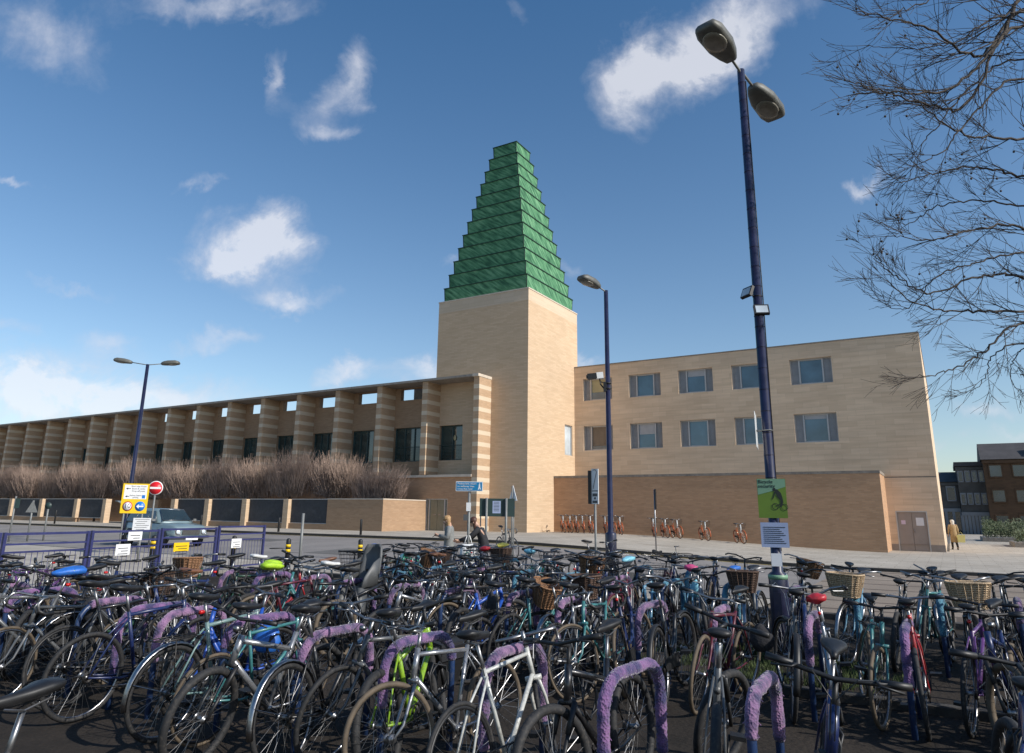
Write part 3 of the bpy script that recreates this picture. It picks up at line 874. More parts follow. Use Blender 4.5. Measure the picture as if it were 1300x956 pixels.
for i, px in enumerate(PX):
    b = MB(); b.box(px - .22, px + .22, gwy - .14, gwy + .30, .961 if i not in (5,) else 0, 2.40)
    if i < 4: b.box(px - .22, px + .22, gwy - .14, gwy - .002, .5, .9605)
    gwp(b, 'pier', M['tower'])
edges = [-31.72] + PX
for i in range(len(edges) - 1):
    if i in (4, 5): continue
    x1_, x0_ = edges[i] - (.22 if i else 0), edges[i + 1] + .22
    b = MB(); b.box(x0_, x1_, gwy + .16, gwy + .19, 1.0, 2.38)
    n_ = int((x1_ - x0_) / .09)
    for k in range(n_):
        xx = x0_ + (x1_ - x0_) * (k + .5) / n_
        b.box(xx - .012, xx + .012, gwy + .12, gwy + .158, 1.0, 2.38)
    P_ = gwp(b, 'slatted_panel', M['panel_mesh'])
    b = MB(); b.box(x0_, x1_, gwy + .10, gwy + .20, .962, .999); b.box(x0_, x1_, gwy + .10, gwy + .20, 2.381, 2.42); b.build('panel_frame', M['frame_grey'], P_)
# gap with a short return wall behind, dark glazed shelter and green shrub
b = MB(); b.box(-55.2, -50.9, gwy + 1.6, gwy + 1.9, 0, 2.38); gwp(b, 'return_wall', M['colon_brick'])
b = MB()
for q in range(7):
    a0 = R(8 + q * 12)
b.loft([[(-54.6 + .02, gwy + .9 + yy, .5 + zz) for (yy, zz) in ((0, 0), (.02, 0), (.02, 0.01), (0, .01))], [(-54.6, gwy + .9, .6), (-54.58, gwy + .9, .6), (-54.58, gwy + .92, .6), (-54.6, gwy + .92, .6)]]) if False else None
rings = []
for q in range(9):
    a0 = R(90 * q / 8)
    yy = math.cos(a0); zz = math.sin(a0)
    x_ = -54.4 + 1.7 * zz * 0 
    rings.append([(-54.5 + 1.9 * (1 - zz) * 0 + 1.8 * math.cos(a0), gwy + .4, .55 + 1.75 * zz), (-54.5 + 1.8 * math.cos(a0), gwy + 1.5, .55 + 1.75 * zz),
                  (-54.5 + 1.74 * math.cos(a0), gwy + 1.5, .5 + 1.72 * zz), (-54.5 + 1.74 * math.cos(a0), gwy + .4, .5 + 1.72 * zz)])
sh = MB(); sh.loft(rings)
sh_o = sh.build('curved_canopy', mat('pale_polycarbonate', (.22, .27, .28), .3, var=.2))
tag(sh_o, 'curved pale canopy in the gap of the garden wall behind the yellow sign', 'shelter')


def bare_bush(seed, w, d, z0, h, n, trunk_h):
    rr = random.Random(seed)
    b = MB(); vs = []; fs = []

    def twig(p, q, r0, r1):
        dd = (q - p); 
        if dd.length < 1e-4: return
        t_ = dd.normalized(); a = t_.orthogonal().normalized(); c = t_.cross(a); o = len(vs)
        for (pt, r_) in ((p, r0), (q, r1)):
            for k in range(3):
                an = k * 2.094
                vs.append(tuple(pt + a * math.cos(an) * r_ + c * math.sin(an) * r_))
        for k in range(3):
            fs.append((o + k, o + (k + 1) % 3, o + 3 + (k + 1) % 3, o + 3 + k))
    top = trunk_h
    for k in range(n):
        x = rr.uniform(-w / 2, w / 2); y = rr.uniform(-d / 2, d / 2)
        zb = top + rr.uniform(-.15, h * .5)
        kx = 1 - .25 * abs(2 * x / w) ** 3
        p = Vector((x * .8, y * .7, zb))
        L_ = rr.uniform(.5, 1.15) * h * .62 * kx
        dirv = Vector((rr.gauss(x / w * .5, .28), rr.gauss(y / d * .3, .25), 1.0)).normalized()
        for s_ in range(3):
            q = p + dirv * L_ / 3
            twig(p, q, .013 - .0035 * s_, .0098 - .0033 * s_)
            if rr.random() < .6:
                sd = (dirv + Vector((rr.gauss(0, .7), rr.gauss(0, .7), rr.uniform(-.2, .5)))).normalized()
                twig(p + (q - p) * rr.random(), p + (q - p) * .5 + sd * rr.uniform(.15, .4), .006, .003)
            p = q; dirv = (dirv + Vector((rr.gauss(0, .12), rr.gauss(0, .12), .12))).normalized()
    for k in range(int(n * .45)):      # gnarled criss-cross limbs at the base of the crown
        x = rr.uniform(-w / 2, w / 2) * .85; y = rr.uniform(-d / 2, d / 2) * .6
        p = Vector((x * .4, y * .4, top + rr.uniform(-.2, .25))); q = Vector((x, y, top + rr.uniform(.1, h * .5)))
        mid_ = (p + q) / 2 + Vector((rr.gauss(0, .1), rr.gauss(0, .1), rr.gauss(0, .1)))
        twig(p, mid_, .02, .014); twig(mid_, q, .014, .009)
    b.add(vs, fs)
    return b


protos = []
for s_ in range(3):
    root = empty('bare_hedge_tree', (0, 0, 0))
    t_ = MB(); t_.tube([(0, 0, -.1), (.03, 0, .9), (-.02, .02, 2.2), (.02, 0, 3.0)], [.10, .085, .075, .05], 7); t_.build('trunk', M['tree_bark'], root)
    bare_bush(11 + s_, 4.3, 1.5, 0, 2.75, 950, 2.35).build('crown', M['twig_red'], root)
    protos.append(root)
hx = [-29.4 - 3.75 * k for k in range(14)]
lab_h = ['beside the plain end of the garden wall', 'behind the first dark panel', 'over the pier nearest the lone grey post']
for i, x in enumerate(hx):
    p_ = protos[i % 3]
    o = p_ if i < 3 else copy_tree(p_)
    o.location = (x, 33.2 + .2 * math.sin(i * 2.1), .3); o.rotation_euler = (0, 0, 0 if i % 2 else math.pi)
    o.scale = (1, 1, (.93 + .14 * ((i * 7) % 5) / 5) * (.9 if i == 0 else 1))
    od = ['nearest the tower', 'second from the tower', 'third from the tower', 'fourth from the tower', 'fifth from the tower', 'sixth from the tower', 'seventh from the tower', 'eighth from the tower',
          'ninth from the tower', 'tenth from the tower', 'eleventh from the tower', 'twelfth from the tower', 'thirteenth from the tower', 'farthest from the tower'][i]
    tag(o, 'bare brown pollarded tree behind the garden wall, ' + od, 'tree', 'bare trees in a row behind the garden wall')

# ------------------------------------------------------------------ far buildings, hedges on the right
def facade_box(root, x0, x1, y0, y1, z0, z1, m, name='wall'):
    b = MB(); b.box(x0, x1, y0, y1, z0, z1); return b.build(name, m, root)


M['far_grey'] = mat('grey_render', (.085, .078, .07), .85, var=.3, scale=.8)
M['far_white'] = mat('pale_shopfront', (.22, .225, .235), .7, var=.1, scale=1)
M['far_brown'] = brick_mat('far_brown_stone', (.115, .068, .04), (.09, .055, .033), (.075, .05, .035), .5, .2)
M['far_dark'] = mat('dark_slate', (.06, .055, .055), .8, var=.2, scale=1)
M['far_glass'] = glass_mat('far_glass', (.03, .04, .05), .15)
M['green_leaf'] = mat('hedge_leaf', (.045, .065, .022), .7, var=.5, scale=1.5)


def far_building(name, x0, x1, y, h, zr, m, label, floors, nwin, shop=False, roofm='far_dark', pitched=True):
    root = empty(name, ((x0 + x1) / 2, y, 0), label=label, cat='building')
    w = (x1 - x0) / 2
    b = MB(); b.box(-w, w, 0, 10, 0, h); b.build('wall', m, root)
    b = MB()
    if pitched:
        b.add([(-w - .2, -.3, h), (w + .2, -.3, h), (w + .2, 10.3, h), (-w - .2, 10.3, h), (-w - .2, 4, zr), (w + .2, 4, zr)], [(0, 1, 5, 4), (1, 2, 5), (2, 3, 4, 5), (3, 0, 4), (0, 3, 2, 1)])
    else: b.box(-w - .2, w + .2, -.35, 10.2, h, h + .5)
    b.build('roof', M[roofm], root)
    b = MB(); b.box(-w - .1, w + .1, -.22, -.001, h - .45, h - .1); b.build('cornice', m, root)
    fh = h / floors
    for f in range(floors):
        for k in range(nwin):
            xx = -w + 2 * w * (k + .5) / nwin; ww = w / nwin * .5
            if shop and f == 0: continue
            b = MB(); b.box(xx - ww, xx + ww, -.02, .05, fh * f + .9, fh * f + fh - .7); W = b.build('window', M['far_glass'], root)
            b = MB(); b.box(xx - ww - .08, xx + ww + .08, -.12, -.021, fh * f + .75, fh * f + .89); b.box(xx - ww - .12, xx - ww, -.08, -.001, fh * f + .9, fh * f + fh - .7); b.box(xx + ww, xx + ww + .12, -.08, -.001, fh * f + .9, fh * f + fh - .7)
            b.box(xx - ww - .12, xx + ww + .12, -.09, -.001, fh * f + fh - .699, fh * f + fh - .5)
            b.build('window_frame', M['far_white'] if shop else m, W)
    if shop:
        b = MB()
        for k in range(nwin * 2 + 1):
            xx = -w + 2 * w * k / (nwin * 2)
            b.box(xx - .14, xx + .14, -.25, -.001, 0, fh - .5)
        b.box(-w, w, -.3, -.001, fh - .499, fh - .1); b.build('shopfront', M['far_white'], root)
        b = MB(); b.box(-w + .1, w - .1, -.06, -.001, .4, fh - .51); b.build('shop_glass', M['far_glass'], root)
    return root


far_building('shop_terrace', -5.0, 1.3, 104, 6.2, 7.6, M['far_grey'], 'dark roofed terrace with pale shopfront beyond the right corner of the wing', 2, 4, True)
far_building('grey_house', 1.35, 4.2, 103, 8.0, 8.6, M['far_grey'], 'tall grey three storey house beside the brown stone building', 3, 4, True, pitched=False)
far_building('brown_stone_house', 4.1, 20, 101, 8.6, 10.8, M['far_brown'], 'brown stone building with sloping glazed roof at the right edge', 3, 7)
b = MB()
for k in range(6):
    x0_ = 9.0 + k * 1.5
    b.hexa([(x0_, 97.6, 9.0), (x0_ + .9, 97.6, 9.0), (x0_ + .9, 99.2, 10.0), (x0_, 99.2, 10.0)], [(x0_, 97.45, 9.25), (x0_ + .9, 97.45, 9.25), (x0_ + .9, 99.05, 10.25), (x0_, 99.05, 10.25)])
for ob in bpy.data.objects:
    if ob.name == 'brown_stone_house':
        o = b.build('skylight', M['far_white'], ob); o.location = (-12.05, -97.3, 0.3)

def leafy(name, x0, x1, y0, y1, z0, h, n, m, label, seed, planter=True):
    rr = random.Random(seed); root = empty(name, ((x0 + x1) / 2, (y0 + y1) / 2, z0), label=label, cat='hedge')
    cx_, cy_ = (x0 + x1) / 2, (y0 + y1) / 2
    vs = []; fs = []
    for k in range(n):
        x = rr.uniform(x0, x1); y = rr.uniform(y0, y1)
        top = h * (.7 + .45 * noise.noise(Vector((x * .9, y * .9, seed))))
        z = z0 + .25 + (top - .1) * rr.random() ** .6
        s_ = rr.uniform(.05, .13); o = len(vs)
        d = Vector((rr.gauss(0, 1), rr.gauss(0, 1), rr.gauss(.6, 1))).normalized(); a = d.orthogonal().normalized() * s_ * .35
        p = Vector((x - cx_, y - cy_, z - z0)); vs += [tuple(p - a), tuple(p + d * s_), tuple(p + a), tuple(p - d * s_)]; fs.append((o, o + 1, o + 2, o + 3))
    b = MB(); b.add(vs, fs); b.build('foliage', m, root)
    w, d_ = (x1 - x0) / 2 + .2, (y1 - y0) / 2 + .2
    b = MB(); b.box(-w, w, -d_, d_, -.1, .32); b.build('planter_wall', M['kerb'], root)
    return root


leafy('planter_hedge', 2.3, 9.5, 70, 76, 0, 1.9, 9000, M['green_leaf'], 'long olive green shrub bed across the far plaza', 1)
leafy('planter_hedge', 3.6, 9.5, 57, 62, 0, 1.2, 6000, M['green_leaf'], 'nearer low shrub bed at the right edge of the plaza', 2)

# ------------------------------------------------------------------ bicycles
def V(*a): return Vector(a)


WR = .335
RW, FWc = V(-.53, 0, .335), V(.53, 0, .335)
HEAD_B, HEAD_T = V(.335, 0, .66), V(.285, 0, .84)
BB = V(-.08, 0, .275)
SEAT_T = V(-.24, 0, .80)
STEER_AX = (HEAD_T - HEAD_B).normalized()
MESH = {}


def cached(key, fn):
    if key not in MESH: MESH[key] = fn()
    return MESH[key]


def wheel_core():
    b = MB()
    b.tube([(0, -.045, 0), (0, .045, 0)], .017, 8); b.tube([(0, -.035, 0), (0, -.03, 0)], .03, 10); b.tube([(0, .03, 0), (0, .035, 0)], .03, 10)
    n = 28
    for k in range(n):
        a = 2 * math.pi * k / n; side = .03 if k % 2 else -.03; ta = a + (.42 if (k // 2) % 2 else -.42)
        b.tube([(math.cos(ta) * .028, side, math.sin(ta) * .028), (math.cos(a) * (WR - .03), 0, math.sin(a) * (WR - .03))], .0013, 3, cap=False)
    b.tube([(math.cos(.4) * .1, .012, math.sin(.4) * .1), (math.cos(.4) * .2, .012, math.sin(.4) * .2)], .001, 3)
    return b.mesh('wheel')


def rim_mesh(r=.011):
    b = MB(); b.ring((0, 0, 0), WR - .032, r, 36, 6, flat=.9); return b.mesh('rim')


def tyre_mesh(r):
    b = MB(); b.ring((0, 0, 0), WR - r * .9, r, 36, 7); return b.mesh('tyre')


def frame_diamond(tr=.016, slope=.0):
    b = MB()
    b.tube([SEAT_T + V(.005, 0, -.03 - slope), HEAD_T + V(.005, 0, -.035)], tr, 8)
    b.tube([BB, HEAD_B + V(0, 0, .02)], tr * 1.15, 8)
    b.tube([BB, SEAT_T], tr, 8)
    b.tube([HEAD_B - STEER_AX * .005, HEAD_T + STEER_AX * .005], tr * 1.25, 8)
    for s_ in (-1, 1):
        b.tube([SEAT_T + V(.005, s_ * .02, -.05), V(-.36, s_ * .04, .62), RW + V(0, s_ * .06, 0)], [.008, .008, .007], 6)
        b.tube([BB + V(0, s_ * .025, 0), V(-.25, s_ * .05, .285), RW + V(0, s_ * .06, 0)], [.011, .010, .008], 6)
    b.tube([BB + V(0, -.037, 0), BB + V(0, .037, 0)], .022, 8)
    return b.mesh('frame')


def frame_step(tr=.017):
    b = MB()
    pts = []
    for k in range(8):
        t_ = k / 7
        p = (1 - t_) ** 2 * (HEAD_B + V(0, 0, .06)) + 2 * t_ * (1 - t_) * V(.12, 0, .30) + t_ ** 2 * V(-.14, 0, .46)
        pts.append(p)
    b.tube(pts, tr, 8)
    b.tube([BB, V(.14, 0, .36), HEAD_B + V(0, 0, 0)], tr * 1.1, 8)
    b.tube([BB, SEAT_T], tr, 8)
    b.tube([HEAD_B - STEER_AX * .005, HEAD_T + STEER_AX * .01], tr * 1.2, 8)
    for s_ in (-1, 1):
        b.tube([SEAT_T + V(.02, s_ * .02, -.12), V(-.36, s_ * .04, .56), RW + V(0, s_ * .06, 0)], [.008, .008, .007], 6)
        b.tube([BB + V(0, s_ * .025, 0), V(-.25, s_ * .05, .285), RW + V(0, s_ * .06, 0)], [.011, .010, .008], 6)
    b.tube([BB + V(0, -.037, 0), BB + V(0, .037, 0)], .022, 8)
    return b.mesh('frame')


def fork_mesh(susp=False):
    b = MB()
    b.tube([HEAD_B + STEER_AX * .0, HEAD_B - STEER_AX * .02], .02, 8)
    for s_ in (-1, 1):
        if susp:
            b.tube([HEAD_B + V(0, s_ * .055, -.01), V(.43, s_ * .055, .50)], .018, 7); b.tube([V(.43, s_ * .055, .5), FWc + V(0, s_ * .055, 0)], .013, 7)
        else:
            b.tube([HEAD_B + V(0, s_ * .03, -.015), V(.40, s_ * .045, .52), V(.455, s_ * .048, .40), FWc + V(0, s_ * .05, 0)], [.013, .012, .010, .008], 7)
    b.tube([HEAD_B + V(.002, -.055, -.012), HEAD_B + V(.002, .055, -.012)], .017, 7)
    return b.mesh('fork')


def bar_mesh(kind):
    b = MB(); top = HEAD_T + STEER_AX * .11
    b.tube([HEAD_T - STEER_AX * .02, top], .014, 7)
    if kind == 'flat':
        c = top + V(.09, 0, .02); b.tube([top, c], .014, 7)
        b.tube([c + V(-.03, -.29, .03), c + V(0, -.12, .015), c, c + V(0, .12, .015), c + V(-.03, .29, .03)], .0115, 7)
        ends = [c + V(-.03, s_ * .29, .03) for s_ in (-1, 1)]; d = V(-.06, 1, 0)
    elif kind == 'swept':
        c = top + V(.06, 0, .03); b.tube([top, c], .013, 7)
        b.tube([c + V(-.20, -.27, .05), c + V(-.07, -.26, .06), c + V(.03, -.16, .05), c, c + V(.03, .16, .05), c + V(-.07, .26, .06), c + V(-.20, .27, .05)], .0115, 7)
    else:
        c = top + V(.09, 0, -.03); b.tube([top - STEER_AX * .03, c], .013, 7)
        for s_ in (-1, 1):
            b.tube([c, c + V(0, s_ * .19, 0), c + V(.06, s_ * .205, 0), c + V(.10, s_ * .21, -.04), c + V(.09, s_ * .215, -.10), c + V(.03, s_ * .22, -.135), c + V(-.05, s_ * .22, -.135)], .0125, 7)
    # brake levers and cables
    for s_ in (-1, 1):
        if kind == 'drop':
            b.tube([c + V(.10, s_ * .21, -.02), c + V(.13, s_ * .21, -.06), c + V(.11, s_ * .215, -.12)], .006, 5)
            b.tube([c + V(.08, s_ * .205, .0), c + V(.12, s_ * .17, .07), c + V(.10, s_ * .05, -.02), HEAD_B + V(.05, s_ * .02, .1)], .0025, 4)
        else:
            b.tube([c + V(.0, s_ * .16, .03), c + V(.04, s_ * .18, .02), c + V(.03, s_ * .27, .01)], .006, 5)
            b.tube([c + V(.01, s_ * .15, .03), c + V(.13, s_ * .09, .04), c + V(.12, s_ * .01, -.06), HEAD_B + V(.04, s_ * .01, .06)], .0028, 4)
    return b.mesh('handlebar')


def grip_mesh(kind, s_):
    b = MB(); top = HEAD_T + STEER_AX * .11
    if kind == 'flat':
        c = top + V(.09, 0, .02); b.tube([c + V(-.031, s_ * .30, .031), c + V(-.018, s_ * .18, .022)], .017, 8)
    elif kind == 'swept':
        c = top + V(.06, 0, .03); b.tube([c + V(-.205, s_ * .27, .05), c + V(-.08, s_ * .262, .06)], .017, 8)
    else:
        c = top + V(.09, 0, -.03); b.tube([c + V(.09, s_ * .215, -.10), c + V(.03, s_ * .22, -.135), c + V(-.055, s_ * .22, -.135)], .016, 7)
    return b.mesh('grip')


def saddle_mesh(wide=False):
    b = MB(); w = .085 if wide else .068
    rings = []
    for (x, ww, h, t_) in ((-.14, .55, .02, .02), (-.12, .95, .025, .035), (-.06, 1.0, .02, .045), (0, .62, .008, .04), (.07, .30, .0, .035), (.13, .22, -.002, .03), (.145, .12, -.008, .012)):
        rings.append([V(x, math.cos(a) * w * ww, h + math.sin(a) * t_ * (.5 if math.sin(a) > 0 else .9)) for a in [2 * math.pi * k / 12 for k in range(12)]])
    b.loft(rings)
    return b.mesh('saddle')


def post_mesh():
    b = MB(); b.tube([SEAT_T - V(-.01, 0, .04), SEAT_T + V(-.045, 0, .14)], .0125, 7)
    for s_ in (-1, 1): b.tube([SEAT_T + V(.05, s_ * .02, .16), SEAT_T + V(-.03, s_ * .025, .14), SEAT_T + V(-.14, s_ * .03, .165)], .004, 4)
    return b.mesh('seat_post')


def crank_mesh():
    b = MB(); b.ring(BB + V(0, -.05, 0), .085, .006, 24, 4, flat=.5); b.ring(BB + V(0, -.05, 0), .04, .006, 14, 4)
    for k in range(5):
        a = k * 1.2566; b.tube([BB + V(math.cos(a) * .03, -.05, math.sin(a) * .03), BB + V(math.cos(a) * .083, -.05, math.sin(a) * .083)], .006, 4)
    b.tube([BB + V(0, -.07, 0), BB + V(0, .07, 0)], .012, 7)
    b.tube([BB + V(0, -.07, 0), BB + V(.13, -.08, .105)], .010, 6); b.tube([BB + V(0, .07, 0), BB + V(-.13, .08, -.105)], .010, 6)
    # chain and rear cog
    b.tube([BB + V(0, -.05, .086), RW + V(0, -.05, .04)], .005, 4); b.tube([BB + V(0, -.05, -.086), RW + V(.02, -.05, -.07), RW + V(0, -.05, -.035)], .005, 4)
    b.ring(RW + V(0, -.05, 0), .034, .012, 14, 4)
    return b.mesh('crankset')


def pedal_mesh(s_):
    b = MB(); c = BB + (V(.13, -.13, .105) if s_ < 0 else V(-.13, .13, -.105)); b.box(c.x - .045, c.x + .045, c.y - .045, c.y + .045, c.z - .012, c.z + .012); return b.mesh('pedal')


def guard_mesh(c, a0, a1, stay):
    b = MB(); rings = []
    n = 16; r_ = WR + .018
    for i in range(n + 1):
        a = a0 + (a1 - a0) * i / n; d = V(math.cos(a), 0, math.sin(a))
        rings.append([c + d * (r_ - .014) + V(0, -.026, 0), c + d * (r_ + .001) + V(0, -.02, 0), c + d * (r_ + .006), c + d * (r_ + .001) + V(0, .02, 0), c + d * (r_ - .014) + V(0, .026, 0), c + d * (r_ - .002) + V(0, .018, 0), c + d * (r_ + .002), c + d * (r_ - .002) + V(0, -.018, 0)])
    b.loft(rings)
    d = V(math.cos(stay), 0, math.sin(stay))
    for s_ in (-1, 1): b.tube([c + V(0, s_ * .06, 0), c + d * (r_) + V(0, s_ * .02, 0)], .003, 4)
    return b.mesh('mudguard')


def chainguard_mesh():
    b = MB(); pts = []
    lo = [BB + V(.11, 0, -.02), BB + V(.08, 0, .09), BB + V(-.02, 0, .12), RW + V(.0, 0, .075), RW + V(-.06, 0, .03), RW + V(.0, 0, -.03), BB + V(-.1, 0, .02)]
    b.hexa([p + V(0, -.062, 0) for p in lo], [p + V(0, -.070, 0) for p in lo]); return b.mesh('chain_guard')


def rack_mesh():
    b = MB(); z = .72
    for s_ in (-1, 1): b.tube([V(-.30, s_ * .05, z), V(-.70, s_ * .055, z)], .005, 5); b.tube([V(-.56, s_ * .055, z), RW + V(0, s_ * .075, .02)], .005, 5); b.tube([V(-.36, s_ * .03, .70), V(-.30, s_ * .05, z)], .005, 5)
    b.tube([V(-.70, -.055, z), V(-.72, 0, z), V(-.70, .055, z)], .005, 5)
    for x in (-.36, -.45, -.54, -.63): b.tube([V(x, -.05, z), V(x, .05, z)], .004, 5)
    b.tube([V(-.30, 0, z), V(-.70, 0, z)], .005, 5)
    return b.mesh('rack')


def basket_mesh(kind):
    b = MB(); c = HEAD_T + V(.22, 0, .03); w0, l0, w1, l1, h = .13, .10, .19, .145, .25
    z0_ = c.z - .12

    def loop(t_, k=.0, off=0):
        w = w0 + (w1 - w0) * t_ + off; l = l0 + (l1 - l0) * t_ + off; z = z0_ + h * t_
        pts = []
        for a in range(20):
            an = 2 * math.pi * a / 20; ca, sa = math.cos(an), math.sin(an)
            q = (abs(ca) ** 4 + abs(sa) ** 4) ** -.25
            pts.append(c + V(l * ca * q, w * sa * q, z - c.z))
        return pts
    if kind == 'wire':
        for t_ in (0, .25, .5, .75, 1): b.tube(loop(t_), .003 if t_ < 1 else .005, 4, closed=True)
        for a in range(20): b.tube([loop(0)[a], loop(1)[a]], .002, 4)
        for a in range(1, 10): b.tube([loop(0)[a], loop(0)[-a]], .002, 4)
    else:
        nr = 12; rings = []
        for i in range(nr * 2 + 1):
            t_ = i / (nr * 2); rings.append(loop(t_, off=.006 if i % 2 else -.003))
        inner = [loop(1, off=-.015), loop(.02, off=-.012)]
        b.loft(rings + inner, smooth=False)
        b.tube(loop(1, off=.002), .011, 6, closed=True); b.tube(loop(0.02, off=.002), .008, 6, closed=True)
        for a in range(0, 20): b.tube([loop(0, off=.008)[a], loop(.5, off=.011)[a], loop(1, off=.008)[a]], .005, 4)
    return b.mesh('basket')


def child_seat_mesh():
    b = MB(); c = V(-.46, 0, .70)
    def sec(x, z, w, dpt, n=10):
        return [c + V(x + dpt * (1 - (abs(2 * k / (n - 1) - 1)) ** 2), w * (2 * k / (n - 1) - 1), z) for k in range(n)]
    # back shell: curved, thick
    prof = [(-.02, -.02, .14, -.04), (-.08, .08, .165, -.08), (-.13, .23, .155, -.09), (-.17, .37, .145, -.09), (-.195, .47, .13, -.09), (-.20, .52, .09, -.06)]
    rings = []
    for (x, z, w, dp) in prof:
        f_ = sec(x, z, w, dp); bk = [p + V(-.035, 0, .0) for p in sec(x, z, w + .012, dp)]
        rings.append(f_ + bk[::-1])
    b.loft(rings)
    # seat pan
    b.hexa([c + V(-.08, -.15, -.03), c + V(.16, -.12, -.01), c + V(.16, .12, -.01), c + V(-.08, .15, -.03)], [c + V(-.08, -.15, .02), c + V(.16, -.12, .03), c + V(.16, .12, .03), c + V(-.08, .15, .02)])
    # side wings and leg shells
    for s_ in (-1, 1):
        rings = []
        for (x, z, l, h) in ((-.06, .02, .10, .10), (.05, .02, .10, .14), (.16, -.04, .06, .12)):
            pass
        b.loft([[c + V(-.10, s_ * .15, .02), c + V(-.10, s_ * .175, .02), c + V(-.16, s_ * .175, .36), c + V(-.16, s_ * .155, .36)],
                [c + V(.10, s_ * .15, .02), c + V(.10, s_ * .175, .02), c + V(-.02, s_ * .19, .30), c + V(-.02, s_ * .17, .30)],
                [c + V(.18, s_ * .14, .0), c + V(.18, s_ * .165, .0), c + V(.13, s_ * .18, .14), c + V(.13, s_ * .16, .14)]], smooth=True)
        b.loft([[c + V(.08, s_ * .11, -.02), c + V(.20, s_ * .11, .02), c + V(.20, s_ * .18, .02), c + V(.08, s_ * .18, -.02)],
                [c + V(.14, s_ * .12, -.22), c + V(.25, s_ * .12, -.20), c + V(.25, s_ * .20, -.20), c + V(.14, s_ * .20, -.22)],
                [c + V(.14, s_ * .12, -.36), c + V(.28, s_ * .12, -.36), c + V(.28, s_ * .20, -.36), c + V(.14, s_ * .20, -.36)]])
    return b.mesh('child_seat')


def cover_mesh():
    b = MB(); rings = []
    for (x, ww, h, t_) in ((-.16, .5, .015, .03), (-.13, 1.05, .02, .055), (-.05, 1.1, .02, .06), (.04, .75, .01, .055), (.10, .45, .0, .045), (.155, .2, -.004, .02)):
        rings.append([V(x, math.cos(a) * .085 * ww, h + math.sin(a) * t_ * (.6 if math.sin(a) > 0 else 1.0) + .006 * math.sin(5 * a)) for a in [2 * math.pi * k / 14 for k in range(14)]])
    b.loft(rings); return b.mesh('saddle_cover')


def bag_mesh():
    b = MB(); b.hexa([V(-.68, .06, .40), V(-.40, .06, .40), V(-.40, .17, .40), V(-.68, .17, .40)], [V(-.70, .06, .70), V(-.38, .06, .70), V(-.38, .19, .70), V(-.70, .19, .70)])
    b.hexa([V(-.70, .055, .60), V(-.38, .055, .60), V(-.38, .20, .60), V(-.70, .20, .60)], [V(-.69, .065, .72), V(-.39, .065, .72), V(-.39, .17, .72), V(-.69, .17, .72)])
    return b.mesh('pannier_bag')


def light_mesh(front):
    b = MB(); c = (HEAD_T + V(.07, 0, .06)) if front else V(-.31, 0, .88)
    b.tube([c - V(.02, 0, 0), c + V(.02, 0, 0)], [.018, .024] if front else .015, 10); return b.mesh('headlight' if front else 'tail_light')


def lock_mesh(seed):
    rr = random.Random(seed); b = MB(); pts = []
    c = V(.12, .03, .62)
    for k in range(14):
        a = k * .95; pts.append(c + V(math.cos(a) * (.09 + .02 * rr.random()), .02 * math.sin(a * 2.3), math.sin(a) * (.10 + .02 * rr.random())))
    b.tube(pts, .007, 6); return b.mesh('cable_lock')


bike_count = 0


def part_obj(name, me, mats, parent):
    o = bpy.data.objects.new(name, me)
    col.objects.link(o); o.parent = parent
    if not me.materials:
        for m in mats: me.materials.append(m)
    for i, m in enumerate(mats):
        if me.materials[i] != m:
            o.material_slots[i].link = 'OBJECT'; o.material_slots[i].material = m
    return o


